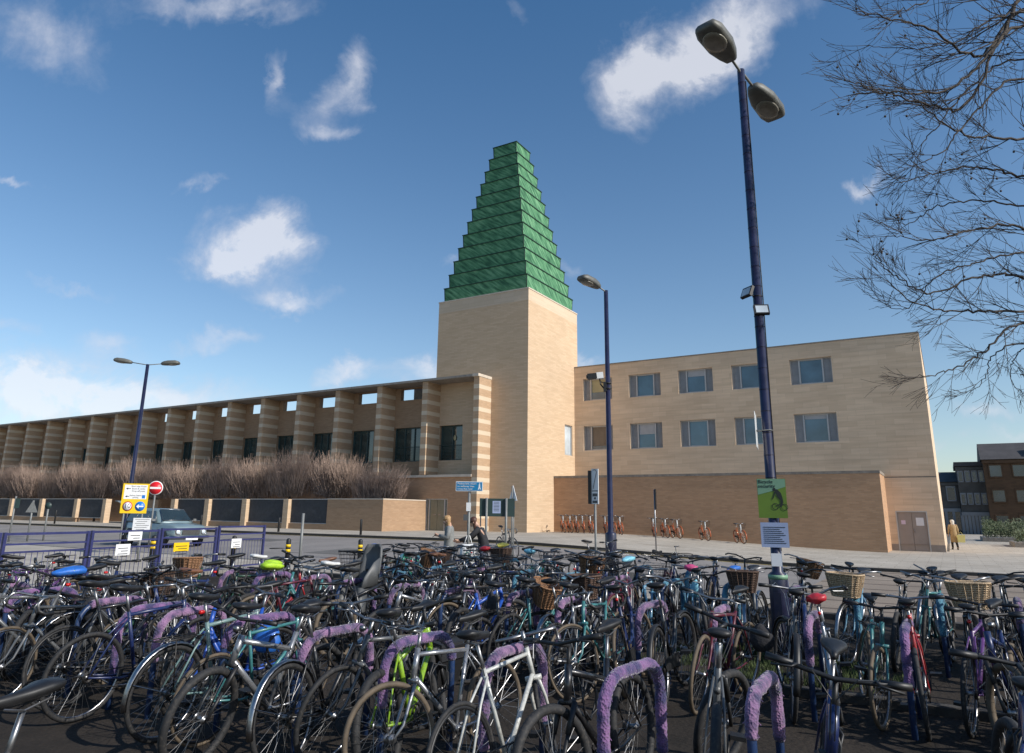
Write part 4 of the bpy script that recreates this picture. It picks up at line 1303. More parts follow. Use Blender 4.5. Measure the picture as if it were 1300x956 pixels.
def make_bike(spec, loc, heading, lean, steer=0.0, scale=1.0, name='bicycle', sub=True):
    """spec: dict(kind, paint, guard, basket, saddle, rack, extras)"""
    root = bpy.data.objects.new(name, None); col.objects.link(root); root.empty_display_size = .1
    root.matrix_world = Matrix.Translation(loc) @ Matrix.Rotation(heading, 4, 'Z') @ Matrix.Rotation(lean, 4, 'X') @ Matrix.Scale(scale, 4)
    k = spec['kind']; paint = M['p_' + spec['paint']]
    fm = {'diamond': lambda: frame_diamond(), 'mountain': lambda: frame_diamond(.020, .10), 'road': lambda: frame_diamond(.014, -.005), 'step': lambda: frame_step()}[k]
    part_obj('frame', cached('frame_' + k, fm), [paint], root)
    SM = Matrix.Translation(HEAD_B) @ Matrix.Rotation(steer, 4, STEER_AX) @ Matrix.Translation(-HEAD_B)
    barkind = spec.get('bar', {'diamond': 'flat', 'mountain': 'flat', 'road': 'drop', 'step': 'swept'}[k])
    fo = part_obj('fork', cached('fork_' + ('s' if k == 'mountain' else 'n'), lambda: fork_mesh(k == 'mountain')), [M['black'] if k == 'mountain' else (M['chrome'] if spec.get('chromefork') else paint)], root)
    fo.matrix_local = SM
    hb = part_obj('handlebar', cached('bar_' + barkind, lambda: bar_mesh(barkind)), [M['black'] if (k == 'mountain' or spec.get('blackbar')) else M['alu']], root); hb.matrix_local = SM
    if sub:
        for s_ in (-1, 1): part_obj('grip', cached('grip_%s_%d' % (barkind, s_), lambda: grip_mesh(barkind, s_)), [M[spec.get('grip', 'black')]], hb)
    tr = {'mountain': .028, 'road': .013}.get(k, .019)
    for front in (False, True):
        w = part_obj('wheel', cached('wheel', wheel_core), [M['alu']], root)
        T_ = Matrix.Translation(FWc if front else RW) @ Matrix.Rotation(random.random() * 6, 4, 'Y')
        w.matrix_local = (SM @ T_) if front else T_
        part_obj('rim', cached('rim', rim_mesh), [M['black'] if spec.get('blackrim') else M['chrome']], w)
        part_obj('tyre', cached('tyre_%.3f' % tr, lambda: tyre_mesh(tr)), [M['rubber_tan'] if spec.get('tan') else M['rubber']], w)
    po = part_obj('seat_post', cached('post', post_mesh), [M['alu']], root)
    sd = part_obj('saddle', cached('saddle_w' if k == 'step' else 'saddle', lambda: saddle_mesh(k == 'step')), [M[spec.get('saddle', 'black')]], root)
    sd.matrix_local = Matrix.Translation(SEAT_T + V(-.05, 0, .19))
    cr = part_obj('crankset', cached('crank', crank_mesh), [M['darkmetal']], root)
    if sub:
        for s_ in (-1, 1): part_obj('pedal', cached('pedal%d' % s_, lambda: pedal_mesh(s_)), [M['black']], cr)
    g = spec.get('guard')
    if g:
        gm = {'silver': M['chrome'], 'black': M['black'], 'paint': paint, 'white': M['white']}[g]
        part_obj('mudguard', cached('guard_r', lambda: guard_mesh(RW, R(15), R(190), R(160))), [gm], root)
        o = part_obj('mudguard', cached('guard_f', lambda: guard_mesh(FWc, R(-20), R(115), R(-5))), [gm], root); o.matrix_local = SM
    if k == 'step' or spec.get('chainguard'): part_obj('chain_guard', cached('cguard', chainguard_mesh), [M['black']], root)
    if spec.get('rack'): part_obj('rack', cached('rack', rack_mesh), [M['darkmetal']], root)
    if spec.get('basket'):
        bk = spec['basket']; o = part_obj('basket', cached('basket_' + ('wire' if bk == 'wire' else 'wk'), lambda: basket_mesh('wire' if bk == 'wire' else 'wk')), [M['darkmetal'] if bk == 'wire' else M[bk]], root)
        o.matrix_local = SM
    if spec.get('child_seat'): part_obj('child_seat', cached('cseat', child_seat_mesh), [M['grey_plastic']], root)
    if spec.get('cover'):
        o = part_obj('saddle_cover', cached('cover', cover_mesh), [M[spec['cover']]], root); o.matrix_local = Matrix.Translation(SEAT_T + V(-.05, 0, .205))
    if spec.get('bag'): part_obj('pannier_bag', cached('bag', bag_mesh), [M[spec['bag']]], root)
    if spec.get('light'):
        o = part_obj('headlight', cached('hl', lambda: light_mesh(True)), [M['alu']], root); o.matrix_local = SM
    part_obj('tail_light', cached('tl', lambda: light_mesh(False)), [M['red_refl']], root) if spec.get('tail') else None
    if spec.get('lock'): part_obj('cable_lock', cached('lock%d' % (spec['lock'] % 3), lambda: lock_mesh(spec['lock'] % 3)), [M['black']], root)
    return root


M['c_lime'] = col_mat('lime_cover', (.38, .62, .03), .6, 0)
M['c_red'] = col_mat('red_cover', (.42, .02, .03), .45, .2)
M['c_blue'] = col_mat('blue_cover', (.02, .13, .48), .5, .2)
M['c_pink'] = col_mat('pink_cover', (.5, .06, .18), .5, .2)
M['c_white'] = col_mat('white_saddle', (.62, .62, .6), .5, .1)
M['c_brown'] = col_mat('brown_leather', (.14, .06, .03), .5, .1)
M['c_yellow'] = col_mat('yellow_cover', (.62, .52, .08), .6, .1)
M['c_cyan'] = col_mat('pale_cyan_cover', (.20, .50, .62), .6, .1)

KINDN = {'diamond': 'hybrid bicycle', 'mountain': 'mountain bicycle', 'road': 'drop handlebar racing bicycle', 'step': 'step through bicycle'}
BASKN = {'wire': 'wire basket', 'wicker': 'brown wicker basket', 'wicker_pale': 'pale wicker basket', 'wicker_dark': 'dark wicker basket'}
COVN = {'c_lime': 'lime green saddle cover', 'c_red': 'red saddle cover', 'c_blue': 'blue saddle cover', 'c_pink': 'pink saddle cover', 'c_yellow': 'yellow saddle cover', 'c_cyan': 'pale blue saddle cover'}


def look(s):
    feats = []
    if s.get('child_seat'): feats.append('grey child seat')
    if s.get('basket'): feats.append(BASKN[s['basket']])
    if s.get('cover'): feats.append(COVN[s['cover']])
    if s.get('saddle') == 'c_white': feats.append('white saddle')
    if s.get('saddle') == 'c_brown': feats.append('brown saddle')
    if s.get('bag'): feats.append({'c_blue': 'blue pannier', 'c_red': 'red pannier', 'black': 'black pannier'}[s['bag']])
    if s.get('guard') == 'silver' and len(feats) < 1: feats.append('silver mudguards')
    if s.get('tan') and len(feats) < 1: feats.append('tan tyres')
    return s['paint'] + ' ' + KINDN[s['kind']] + ((' with ' + ' and '.join(feats[:2])) if feats else '')


rb = random.Random(21)


def rnd_spec(row):
    k = rb.choices(['diamond', 'mountain', 'road', 'step'], [.36, .2, .16, .28])[0]
    p = rb.choices(['black', 'dark blue', 'grey', 'silver', 'maroon', 'teal', 'red', 'dark green', 'white', 'light blue', 'purple', 'bright blue', 'green'],
                   [32, 15, 14, 12, 5, 3, 1.0, 5, 3, 3, 2, 1.2, 1.2])[0]
    s = dict(kind=k, paint=p)
    if k in ('diamond', 'step') and rb.random() < .62: s['guard'] = rb.choice(['silver', 'silver', 'black', 'paint'])
    if k == 'step' and rb.random() < .42: s['basket'] = rb.choice(['wire', 'wire', 'wicker_dark'] if row in 'AE' else ['wire', 'wire', 'wicker', 'wicker_dark'])
    elif k == 'diamond' and rb.random() < .10: s['basket'] = 'wire'
    if rb.random() < .45 and k != 'road': s['rack'] = True
    if rb.random() < .07: s['cover'] = rb.choice(['c_red', 'c_blue', 'c_cyan', 'c_yellow'])
    elif rb.random() < .08: s['saddle'] = rb.choice(['c_brown', 'c_brown', 'c_white'])
    if s.get('rack') and rb.random() < .12: s['bag'] = 'black'
    if k == 'mountain' or rb.random() < .45: s['blackrim'] = True
    if rb.random() < .55: s['blackbar'] = True
    if rb.random() < .25: s['tan'] = True
    if rb.random() < .5: s['light'] = True
    if rb.random() < .38: s['tail'] = True
    if rb.random() < .7: s['lock'] = rb.randrange(1, 9)
    return s


BIKES = []   # (row, x, root, spec)


def put(row, x, y, spec, away=None, steer=None, lean=None, head_off=0.0, sub=None):
    if away is None: away = rb.random() < .6
    h = (math.pi / 2 if away else -math.pi / 2) + R(rb.gauss(0, 8)) + head_off
    st = R(rb.gauss(0, 17)) if steer is None else steer
    ln = R(rb.choice([-1, 1]) * rb.uniform(3, 9)) if lean is None else lean
    o = make_bike(spec, (x, y, gz(x, y)), h, ln, st, scale=rb.uniform(.97, 1.05), sub=(row in 'AB') if sub is None else sub)
    BIKES.append((row, x, o, spec))
    return o


ROWY = {'A': 4.35, 'B': 7.35, 'C': 10.1, 'D': 12.3}
HERO = [
    # row, x, dy, spec, away, steer, lean
    ('A', -5.35, -.15, dict(kind='diamond', paint='sage', guard='silver', tail=True, chromefork=True, rack=True), True, R(-10), R(4)),
    ('A', -4.1, -.1, dict(kind='diamond', paint='black', guard='silver', cover=None, light=True, lock=2), True, R(14), R(-4)),
    ('A', -6.35, -.2, dict(kind='diamond', paint='dark blue', chromefork=True, lock=1), True, R(5), R(5)),
    ('A', -3.45, .1, dict(kind='mountain', paint='lime', lock=3), True, R(20), R(-6)),
    ('A', -3.05, -.05, dict(kind='diamond', paint='silver', tan=True, lock=2), False, R(-16), R(5)),
    ('A', -2.40, -.25, dict(kind='road', paint='white', blackrim=True), True, R(26), R(-8)),
    ('A', -8.9, .1, dict(kind='step', paint='silver', guard='silver', basket='wire', light=True), False, R(12), R(4)),
    ('A', -1.95, .0, dict(kind='mountain', paint='black', lock=1), False, R(-12), R(6)),
    ('B', -6.62, -.55, dict(kind='diamond', paint='black', child_seat=True, guard='black', rack=True), False, R(8), R(3)),
    ('B', -9.35, -.2, dict(kind='step', paint='dark green', basket='wicker', guard='black'), False, R(-4), R(2)),
    ('B', -8.3, .1, dict(kind='step', paint='red', cover='c_lime', rack=True), True, R(10), R(3)),
    ('B', -7.45, -.5, dict(kind='diamond', paint='maroon', cover='c_lime', tan=True), True, R(10), R(-3)),
    ('B', -7.05, .0, dict(kind='road', paint='silver', saddle='c_white'), True, R(-6), R(5)),
    ('B', -4.75, .1, dict(kind='mountain', paint='bright blue', lock=1), True, R(-14), R(-5)),
    ('B', -1.05, .25, dict(kind='step', paint='silver', cover='c_red', guard='silver', tail=True), True, R(8), R(-7)),
    ('B', -1.45, .1, dict(kind='diamond', paint='grey', guard='black', lock=3), True, R(18), R(6)),
    ('B', -2.02, -.1, dict(kind='diamond', paint='maroon', tan=True, lock=2), False, R(12), R(-5)),
    ('B', -.36, .2, dict(kind='diamond', paint='red', lock=2, tail=True), True, R(-6), R(-3)),
    ('B', .66, -.35, dict(kind='diamond', paint='bright blue', chromefork=True, light=True), False, R(14), R(5)),
    ('B', 1.2, .0, dict(kind='step', paint='black', guard='silver'), False, R(-10), R(-5)),
    ('C', .10, -.25, dict(kind='step', paint='black', basket='wicker_pale', guard='black', blackrim=True), False, R(10), R(4)),
    ('C', -1.15, .2, dict(kind='step', paint='light blue', basket='wicker_pale', guard='silver'), False, R(-8), R(-4)),
    ('C', -2.35, .1, dict(kind='step', paint='grey', basket='wicker_dark', guard='silver', light=True), False, R(12), R(4)),
    ('C', -.35, .6, dict(kind='diamond', paint='teal', lock=1), False, R(14), R(-6)),
    ('C', .75, .1, dict(kind='mountain', paint='teal', lock=2), False, R(-14), R(4)),
    ('C', 1.25, .2, dict(kind='diamond', paint='black', guard='black'), False, R(8), R(-4)),
    ('C', -3.25, .1, dict(kind='diamond', paint='light blue', cover='c_pink'), True, R(8), R(4)),
    ('D', -9.6, -.2, dict(kind='mountain', paint='green', lock=2), False, R(20), R(4)),
    ('D', -8.0, .1, dict(kind='step', paint='black', basket='wire', cover='c_yellow'), False, R(-10), R(-4)),
    ('D', -6.9, .0, dict(kind='mountain', paint='green', cover='c_cyan'), True, R(10), R(5)),
    ('D', -5.4, .3, dict(kind='step', paint='black', basket='wire', guard='silver', light=True), False, R(12), R(3)),
]
taken = {}
for (row, x, dy, spec, away, st, ln) in HERO:
    spec = {k: v for k, v in spec.items() if v is not None}
    put(row, x, ROWY[row] + dy, spec, away, st, ln)
    taken.setdefault(row, []).append(x)
RANGE = {'A': (-12.2, -1.6, .36), 'B': (-9.5, -1.2, .32), 'C': (-9.4, -1.1, .32), 'D': (-10.4, -3.0, .33)}
for row, (x0, x1, st) in RANGE.items():
    x = x0
    while x < x1:
        xx = x + rb.gauss(0, .05)
        if all(abs(xx - t_) > st * .62 for t_ in taken.get(row, [])):
            put(row, xx, ROWY[row] + rb.choice([-.28, 0, .28]) + rb.gauss(0, .12), rnd_spec(row))
        x += st
# a loose line left between the first and second rows at the left
for x, y in ((-10.6, 5.9), (-10.0, 6.3), (-9.3, 5.8), (-8.6, 6.1), (-7.9, 5.9), (-11.4, 5.6), (-12.2, 5.9)):
    put('E', x, y, rnd_spec('E'), head_off=R(rb.uniform(-25, 25)), sub=True)
for x, y in ((.55, 11.6), (1.4, 11.8), (2.0, 10.3), (2.6, 10.0), (2.1, 7.6), (-.78, 7.6), (.05, 7.8), (.32, 7.2), (.95, 7.6), (-.7, 10.3), (.42, 10.0), (-.15, 11.4), (-.55, 12.2), (1.0, 10.6), (-1.5, 12.3), (-2.2, 12.4), (-1.42, 4.75), (-.72, 4.1), (.1, 4.3)):
    put('C' if y > 9 else ('B' if y > 6 else 'A'), x, y, rnd_spec('C') if y > 6 else dict(kind=rb.choice(['diamond', 'mountain']), paint=rb.choice(['black', 'grey', 'dark blue']), blackbar=True, blackrim=True, lock=2))

for row in 'ABCDE':
    lst = sorted([q for q in BIKES if q[0] == row], key=lambda q: q[1])
    rown = {'A': 'nearest row', 'B': 'second row', 'C': 'third row', 'D': 'farthest row', 'E': 'loose line at left'}[row]
    n = len(lst); seen = {}
    names = [look(q[3]) for q in lst]
    from collections import Counter
    cnt = Counter(names)
    ORD = ['first', 'second', 'third', 'fourth', 'fifth', 'sixth', 'seventh', 'eighth', 'ninth', 'tenth']
    for i, q in enumerate(lst):
        base = names[i]
        if cnt[base] > 1:
            # tell look-alikes apart by their neighbours
            nb = lst[i - 1][3] if i else lst[i + 1][3]
            rel = 'right of' if i else 'left of'
            lab = '%s, %s, %s %s' % (base, rown, rel, nb['paint'] + ' ' + {'diamond': 'hybrid', 'mountain': 'mountain bicycle', 'road': 'racer', 'step': 'step through'}[nb['kind']])
        else:
            lab = base + ' in the ' + rown
        q[2]['_l'] = lab
    labs = Counter(q[2]['_l'] for q in lst); idx = Counter()
    for q in lst:
        l = q[2]['_l']; del q[2]['_l']
        if labs[l] > 1:
            k = idx[l]; idx[l] += 1
            l = ORD[k] + ' from left ' + l
        while len(l.split()) > 16: l = l.replace(', ' + rown + ',', ', ' + rown.split()[0] + ' row,', 1) if (', ' + rown + ',') in l and len(rown.split()) > 2 else ' '.join(l.split()[:16])
        tag(q[2], l, 'bicycle', 'bicycles parked in the racks')


# ------------------------------------------------------------------ hoop stands with knitted wraps
def stand_path():
    pts = [V(0, -.36, -.1), V(0, -.36, .62)]
    for k in range(1, 6):
        a = R(90 * k / 6); pts.append(V(0, -.36 + .19 * (1 - math.cos(a)), .62 + .19 * math.sin(a)))
    pts.append(V(0, -.17, .81)); pts.append(V(0, .17, .81))
    for k in range(1, 6):
        a = R(90 * k / 6); pts.append(V(0, .17 + .19 * math.sin(a), .81 - .19 * (1 - math.cos(a))))
    pts += [V(0, .36, .62), V(0, .36, -.1)]
    return pts


def resample(pts, n):
    L_ = [0]
    for i in range(1, len(pts)): L_.append(L_[-1] + (pts[i] - pts[i - 1]).length)
    out = []
    for k in range(n):
        s_ = L_[-1] * k / (n - 1); i = max(j for j in range(len(pts)) if L_[j] <= s_ + 1e-9); i = min(i, len(pts) - 2)
        out.append(pts[i].lerp(pts[i + 1], (s_ - L_[i]) / (L_[i + 1] - L_[i])))
    return out


def hoop_mesh():
    b = MB(); b.tube(stand_path(), .025, 10); return b.mesh('hoop')


def wrap_mesh(seed, t0, t1):
    P = resample(stand_path(), 160); P = P[int(160 * t0):int(160 * t1)]
    rr = random.Random(seed)
    b = MB(); rs = [.033 + .007 * noise.noise(Vector((i * .23, seed * 3.1, 0))) + .003 * (i % 2) + .003 * rr.random() for i in range(len(P))]
    rs[0] = rs[-1] = .027
    b.tube(P, rs, 10)
    for k in range(34):      # loose ends
        i = rr.randrange(2, len(P) - 2); d = V(rr.gauss(0, 1), rr.gauss(0, .5), rr.gauss(-.2, 1)).normalized()
        b.tube([P[i] + d * .03, P[i] + d * .045 + V(0, 0, -.012)], .003, 4)
    return b.mesh('yarn_wrap')


hoop_me = hoop_mesh(); hoop_me.materials.append(M['stand_blue'])
wraps = [wrap_mesh(i, *t_) for i, t_ in enumerate([(.20, .62), (.16, .85), (.30, .78), (.22, .70)])]
for w in wraps: w.materials.append(M['yarn_lilac'])
SP_ = {'A': [-11.4, -10.5, -9.5, -8.62, -7.2, -6.45, -5.95, -5.1, -4.12, -3.38, -2.62, -1.72, -.98], 'B': [-9.2, -8.4, -7.6, -6.8, -5.9, -5.1, -4.3, -3.58, -2.72, -2.03, -1.19, -.42, .45, 1.3],
       'C': [-9.0, -8.2, -7.4, -6.6, -5.8, -5.0, -4.2, -3.4, -2.6, -1.8, -1.1, -.2, .55, 1.35, 2.2], 'D': [-10, -9.2, -8.3, -7.4, -6.5, -5.6, -4.7, -3.8]}
orda = ['first', 'second', 'third', 'fourth', 'fifth', 'sixth', 'seventh', 'eighth', 'ninth', 'tenth', 'eleventh', 'twelfth', 'thirteenth', 'fourteenth', 'fifteenth']
for row, xs_ in SP_.items():
    for i, x in enumerate(xs_):
        yarn = {'A': ['lilac', 'violet'], 'B': ['lilac', 'violet'], 'C': ['blue', 'lilac'], 'D': ['blue', 'blue']}[row][i % 2 if row != 'C' else (0 if i % 3 else 1)]
        if row == 'B' and i in (5, 6, 7, 8, 9, 10): yarn = 'lilac'
        y = ROWY[row] + rb.gauss(0, .06)
        root = empty('bike_stand', (x, y, gz(x, y)), R(rb.gauss(0, 4)),
                     label='blue hoop stand wrapped in %s yarn, %s from the left in the %s row' % ({'lilac': 'lilac', 'violet': 'violet', 'blue': 'sky blue'}[yarn], orda[i], {'A': 'nearest', 'B': 'second', 'C': 'third', 'D': 'farthest'}[row]),
                     cat='bike stand', group='yarn wrapped hoop stands')
        h = bpy.data.objects.new('hoop', hoop_me); col.objects.link(h); h.parent = root
        wme = wraps[rb.randrange(4)]
        w = bpy.data.objects.new('yarn_wrap', wme); col.objects.link(w); w.parent = root
        if rb.random() < .5: w.rotation_euler = (0, 0, math.pi)
        w.material_slots[0].link = 'OBJECT'; w.material_slots[0].material = M['yarn_' + yarn]

_o = make_bike(dict(kind='diamond', paint='grey', blackbar=True, guard='black'), (-3.04, 1.33, 0), R(-78), R(4), R(10))
tag(_o, 'grey hybrid bicycle nearest the camera at the bottom left corner', 'bicycle')
# things left on the racks: dark bags slung on handlebars
M['cloth_bag'] = mat('dark_cloth', (.02, .02, .024), .9, var=.3, scale=12, bump=.4)
sb = MB(); rings = []
for (z_, w_, d_) in ((0, .05, .03), (.02, .11, .07), (.14, .15, .09), (.26, .12, .06), (.33, .05, .03), (.36, .02, .015)):
    rings.append([V(math.cos(q) * w_ * (1 + .08 * math.sin(3 * q + z_ * 20)), math.sin(q) * d_, z_) for q in [2 * math.pi * j / 14 for j in range(14)]])
sb.loft(rings); slung_me = sb.mesh('slung_bag')
for x, y, z, mm, lab in ((-7.3, 4.2, .62, 'cloth_bag', 'dark cloth bag slung on a nearest row rack left of the sage green bicycle'), (-5.0, 4.35, .55, 'c_blue', 'blue cloth bag slung on the rack right of the sage green bicycle'),
                         (-4.5, 7.1, .60, 'cloth_bag', 'dark cloth bag slung by the bright blue mountain bicycle'), (-3.1, 10.0, .62, 'c_cyan', 'pale blue bag slung on a rack in the third row'),
                         (-1.6, 7.2, .50, 'cloth_bag', 'dark cloth bag slung beside the grey hybrid bicycle near the lamp column'), (-6.4, 10.0, .66, 'c_white', 'white bag slung on a rack in the third row')):
    o = bpy.data.objects.new('slung_bag', slung_me); col.objects.link(o)
    if not slung_me.materials: slung_me.materials.append(M['cloth_bag'])
    o.material_slots[0].link = 'OBJECT'; o.material_slots[0].material = M[mm]
    o.location = (x, y, z); o.rotation_euler = (R(rb.gauss(0, 12)), R(rb.gauss(0, 12)), rb.random() * 3)
    o.scale = (.75, .75, .7)
    tag(o, lab, 'bag')

# lone bicycles beyond the racks
def lone(spec, x, y, h, lean, label, steer=0.1, z=None):
    o = make_bike(spec, (x, y, gz(x, y) + .085 if z is None else z), h, lean, steer)
    tag(o, label, 'bicycle'); return o


lone(dict(kind='road', paint='black'), -12.3, 20.2, R(-35), R(7), 'black bicycle leaning on the pole with the white triangular sign, before the tower', z=.30)
lone(dict(kind='diamond', paint='black', lock=1), -7.0, 15.6, R(60), R(-6), 'black bicycle standing against the post of the tall two sided bus flag sign')
fb = lone(dict(kind='road', paint='black'), -8.4, 24.3, R(15), R(78), 'black bicycle lying fallen at the foot of the thin pole before the low brick wall', z=.33)

# orange rental bicycles against the low brick wall
RS = dict(kind='step', paint='orange', guard='paint', basket='wire', chainguard=True)
rx = []
for a, n in ((-19.75, 5), (-17.0, 3), (-14.1, 3), (-11.3, 1), (-9.45, 1)):
    for k in range(n): rx.append(a + k * (.62 if a == -14.1 else .45))
rpro = None
for i, x in enumerate(rx):
    if rpro is None:
        rpro = make_bike(RS, (0, 0, 0), 0, 0, R(8), name='rental_bicycle')
        b = MB(); b.tube([HEAD_B + V(.07, -.03, -.1), HEAD_T + V(.10, 0, .12)], .035, 8); b.build('white_stem_cover', M['white'], rpro)
        for w_ in rpro.children:
            if w_.name.startswith('wheel'):
                for q_ in w_.children:
                    if q_.name.startswith('rim'): q_.material_slots[0].link = 'OBJECT'; q_.material_slots[0].material = M['p_orange']
        o = rpro
    else: o = copy_tree(rpro)
    y = 38.75; o.matrix_world = Matrix.Translation((x, y, gz(x, y) + .085)) @ Matrix.Rotation(R(-58 + rb.gauss(0, 4)), 4, 'Z') @ Matrix.Rotation(R(5), 4, 'X')
    gi = 0 if i < 5 else (1 if i < 8 else (2 if i < 11 else 3))
    where = ['in the group of five nearest the tower', 'in the group behind the middle lamp column', 'in the trio by the thin pole', 'standing alone to the right'][gi]
    pos = ['leftmost', 'second', 'middle', 'fourth', 'rightmost', 'left', 'middle', 'right', 'left', 'middle', 'right', 'first', 'second'][i]
    tag(o, '%s orange rental bicycle %s, low brick wall' % (pos, where), 'bicycle', 'orange rental bicycles along the low brick wall')

# ------------------------------------------------------------------ street furniture
def face_m(loc, rz, tilt=0):
    """matrix for flat things standing up, their face towards -Y turned by rz"""
    return Matrix.Translation(loc) @ Matrix.Rotation(rz, 4, 'Z') @ Matrix.Rotation(math.pi / 2, 4, 'X')


def lamp(name, loc, h, heads, label, rbase=.095, rtop=.052, hb=1.25, stub=None, group='blue street lamps'):
    root = empty(name, (loc[0], loc[1], gz(*loc)), label=label, cat='street lamp', group=group)
    b = MB(); b.tube([(0, 0, -.1), (0, 0, hb), (0, 0, hb + .03), (0, 0, hb + .06), (0, 0, h)], [rbase, rbase, rbase * .93, rtop * 1.25, rtop], 16)
    col_ = b.build('column', M['blue_pole'], root)
    b = MB(); b.obox((0, -rbase - .001, .6), (.045, 0, 0), (0, .004, 0), (0, 0, .22)); b.build('access_door', M['blue_pole'], col_)
    for (az, ln, tilt) in heads:
        d = V(math.cos(az), math.sin(az), 0)
        e_ = V(0, 0, h) + d * ln + V(0, 0, ln * math.tan(tilt) )
        b = MB(); b.tube([V(0, 0, h - .1), V(0, 0, h - .02) + d * .06, e_], .021, 8); ar = b.build('arm', M['steel_pole'], root)
        # head: lofted housing along d
        side = V(-d.y, d.x, 0); up = V(0, 0, 1)
        sl = (d + up * math.tan(tilt)).normalized(); up2 = side.cross(sl) * -1
        if up2.z < 0: up2 = -up2
        rings = []
        for (t_, w, hu, hd) in ((-.03, .04, .03, .03), (.0, .085, .06, .06), (.10, .13, .10, .07), (.30, .18, .125, .075), (.62, .185, .12, .07), (.74, .15, .08, .06), (.77, .12, .03, .03)):
            ring = []
            for k in range(14):
                a = 2 * math.pi * k / 14; ca, sa = math.cos(a), math.sin(a); q = (abs(ca) ** 5 + abs(sa) ** 5) ** (-1 / 5)
                ring.append(e_ + sl * t_ + side * (w * ca * q) + up2 * ((hu if sa > 0 else hd) * sa * q))
            rings.append(ring)
        b = MB(); b.loft(rings); hd_ = b.build('lamp_head', M['lamp_grey'], root)
        b = MB(); rings = []
        for (kz, kr) in ((.066, 1.0), (.082, .95), (.092, .65), (.096, .2)):
            rings.append([e_ + sl * (.47 + math.cos(a) * .21 * kr) + side * math.sin(a) * .155 * kr - up2 * kz for a in [2 * math.pi * k / 18 for k in range(18)]])
        b.loft(rings); b.build('lamp_bowl', M['lamp_glass'], hd_)
    return root


LAMP1 = (-1.87, 9.40)
az_l = math.atan2(-.42, -.82)
l1 = lamp('street_lamp', LAMP1, 8.0, [(R(-103), .28, R(9)), (R(76), .36, R(-15))], 'tall blue twin headed lamp column in the foreground with the green poster', rbase=.112, rtop=.052, hb=1.00)
b = MB()
for k in range(22):
    z_ = 1.9 + k * .28; b.ring((0, 0, z_), .064 - .0006 * k, .004, 12, 4, axis='z')
b.tube([(.06, .0, 1.3), (.068, .01, 4.5), (.058, .0, 7.8)], .008, 5)
b.build('cable_ties', M['black'], l1)
# two floodlights clamped to the column: things of their own
for (zz, az, rzz, lab) in ((4.60, R(-128), 0, 'upper small floodlight clamped to the foreground lamp column, tilted to the left'), (4.33, R(-65), 0, 'lower small floodlight on the foreground lamp column, facing the racks')):
    fl = empty('floodlight', (LAMP1[0], LAMP1[1], zz), az, label=lab, cat='floodlight', group='floodlights on the foreground lamp column')
    fl.scale = (.8, .8, .8)
    b = MB(); b.obox((.20, 0, 0), (.022, 0, .012), (0, .12, 0), (-.035, 0, .085)); b.obox((.165, 0, 0), (.02, 0, .0), (0, .07, 0), (0, 0, .05)); b.build('housing', M['black'], fl)
    b = MB(); b.obox((.228, 0, .006), (.003, 0, .0015), (0, .095, 0), (-.026, 0, .064)); b.build('lamp_glass', M['glass_pale'], fl)
    b = MB(); b.tube([(.06, 0, -.05), (.14, 0, -.04), (.15, 0, 0)], .014, 6); b.ring((0, 0, -.05), .068, .012, 14, 5, axis='z'); b.build('bracket', M['black'], fl)

l2 = lamp('street_lamp', (-7.72, 17.9), 7.9, [(R(-108), .30, R(8))], 'blue single armed lamp column with camera in front of the low brick wall', rbase=.15, rtop=.06, hb=1.15)
l3 = lamp('street_lamp', (-30.48, 18.33), 7.9, [(R(215), .72, R(6)), (R(35), .62, R(4))], 'slender blue twin armed lamp column behind the yellow sign at left', rbase=.13, rtop=.07, hb=1.0)
# camera on the centre lamp
cam_t = empty('security_camera', (-7.72, 17.9, 5.25), R(205), label='white and black security camera on the bracket of the middle lamp column', cat='camera')
b = MB(); b.obox((.22, 0, .22), (.10, 0, -.01), (0, .075, 0), (.01, 0, .085)); b.build('housing', M['white'], cam_t)
b = MB(); b.obox((.43, 0, .20), (.13, 0, -.012), (0, .085, 0), (.01, 0, .075)); b.tube([(.56, 0, .19), (.59, 0, .188)], .05, 12); b.build('camera_hood', M['black'], cam_t)
b = MB(); b.tube([(.08, 0, -.18), (.2, 0, -.02), (.22, 0, .13)], .018, 6); b.tube([(.08, 0, 0), (.2, 0, .05)], .014, 6); b.ring((0, 0, -.15), .08, .02, 14, 5, axis='z'); b.ring((0, 0, .0), .08, .02, 14, 5, axis='z'); b.obox((.07, 0, -.1), (.05, 0, 0), (0, .08, 0), (0, 0, .13)); b.build('bracket', M['black'], cam_t)

# poster on the foreground column
M['poster_green'] = mat('lime_poster', (.12, .20, .02), .5, var=.08)
M['poster_pale'] = mat('pale_green_poster', (.17, .31, .20), .5, var=.06)
M['poster_dark'] = mat('poster_ink', (.015, .02, .015), .5)
M['notice_blue'] = mat('pale_blue_notice', (.32, .38, .55), .5, var=.05)
po = empty('poster', (LAMP1[0], LAMP1[1], .22), label='green cycling security poster strapped to the foreground lamp column', cat='poster')
PR = R(11)
po.scale = (.84, .84, .82)
PM = Matrix.Translation((0, 0, 0)) @ Matrix.Rotation(PR, 4, 'Z')


def pl(b, name, mm, parent, extra=None):
    o = b.build(name, mm, parent); o.matrix_local = (extra or PM); return o


def on_plane(poly, y, mi=0, th=.002, b=None):
    b = b or MB(); b.hexa([(x, y, z_) for x, z_ in poly], [(x, y - th, z_) for x, z_ in poly], mi); return b


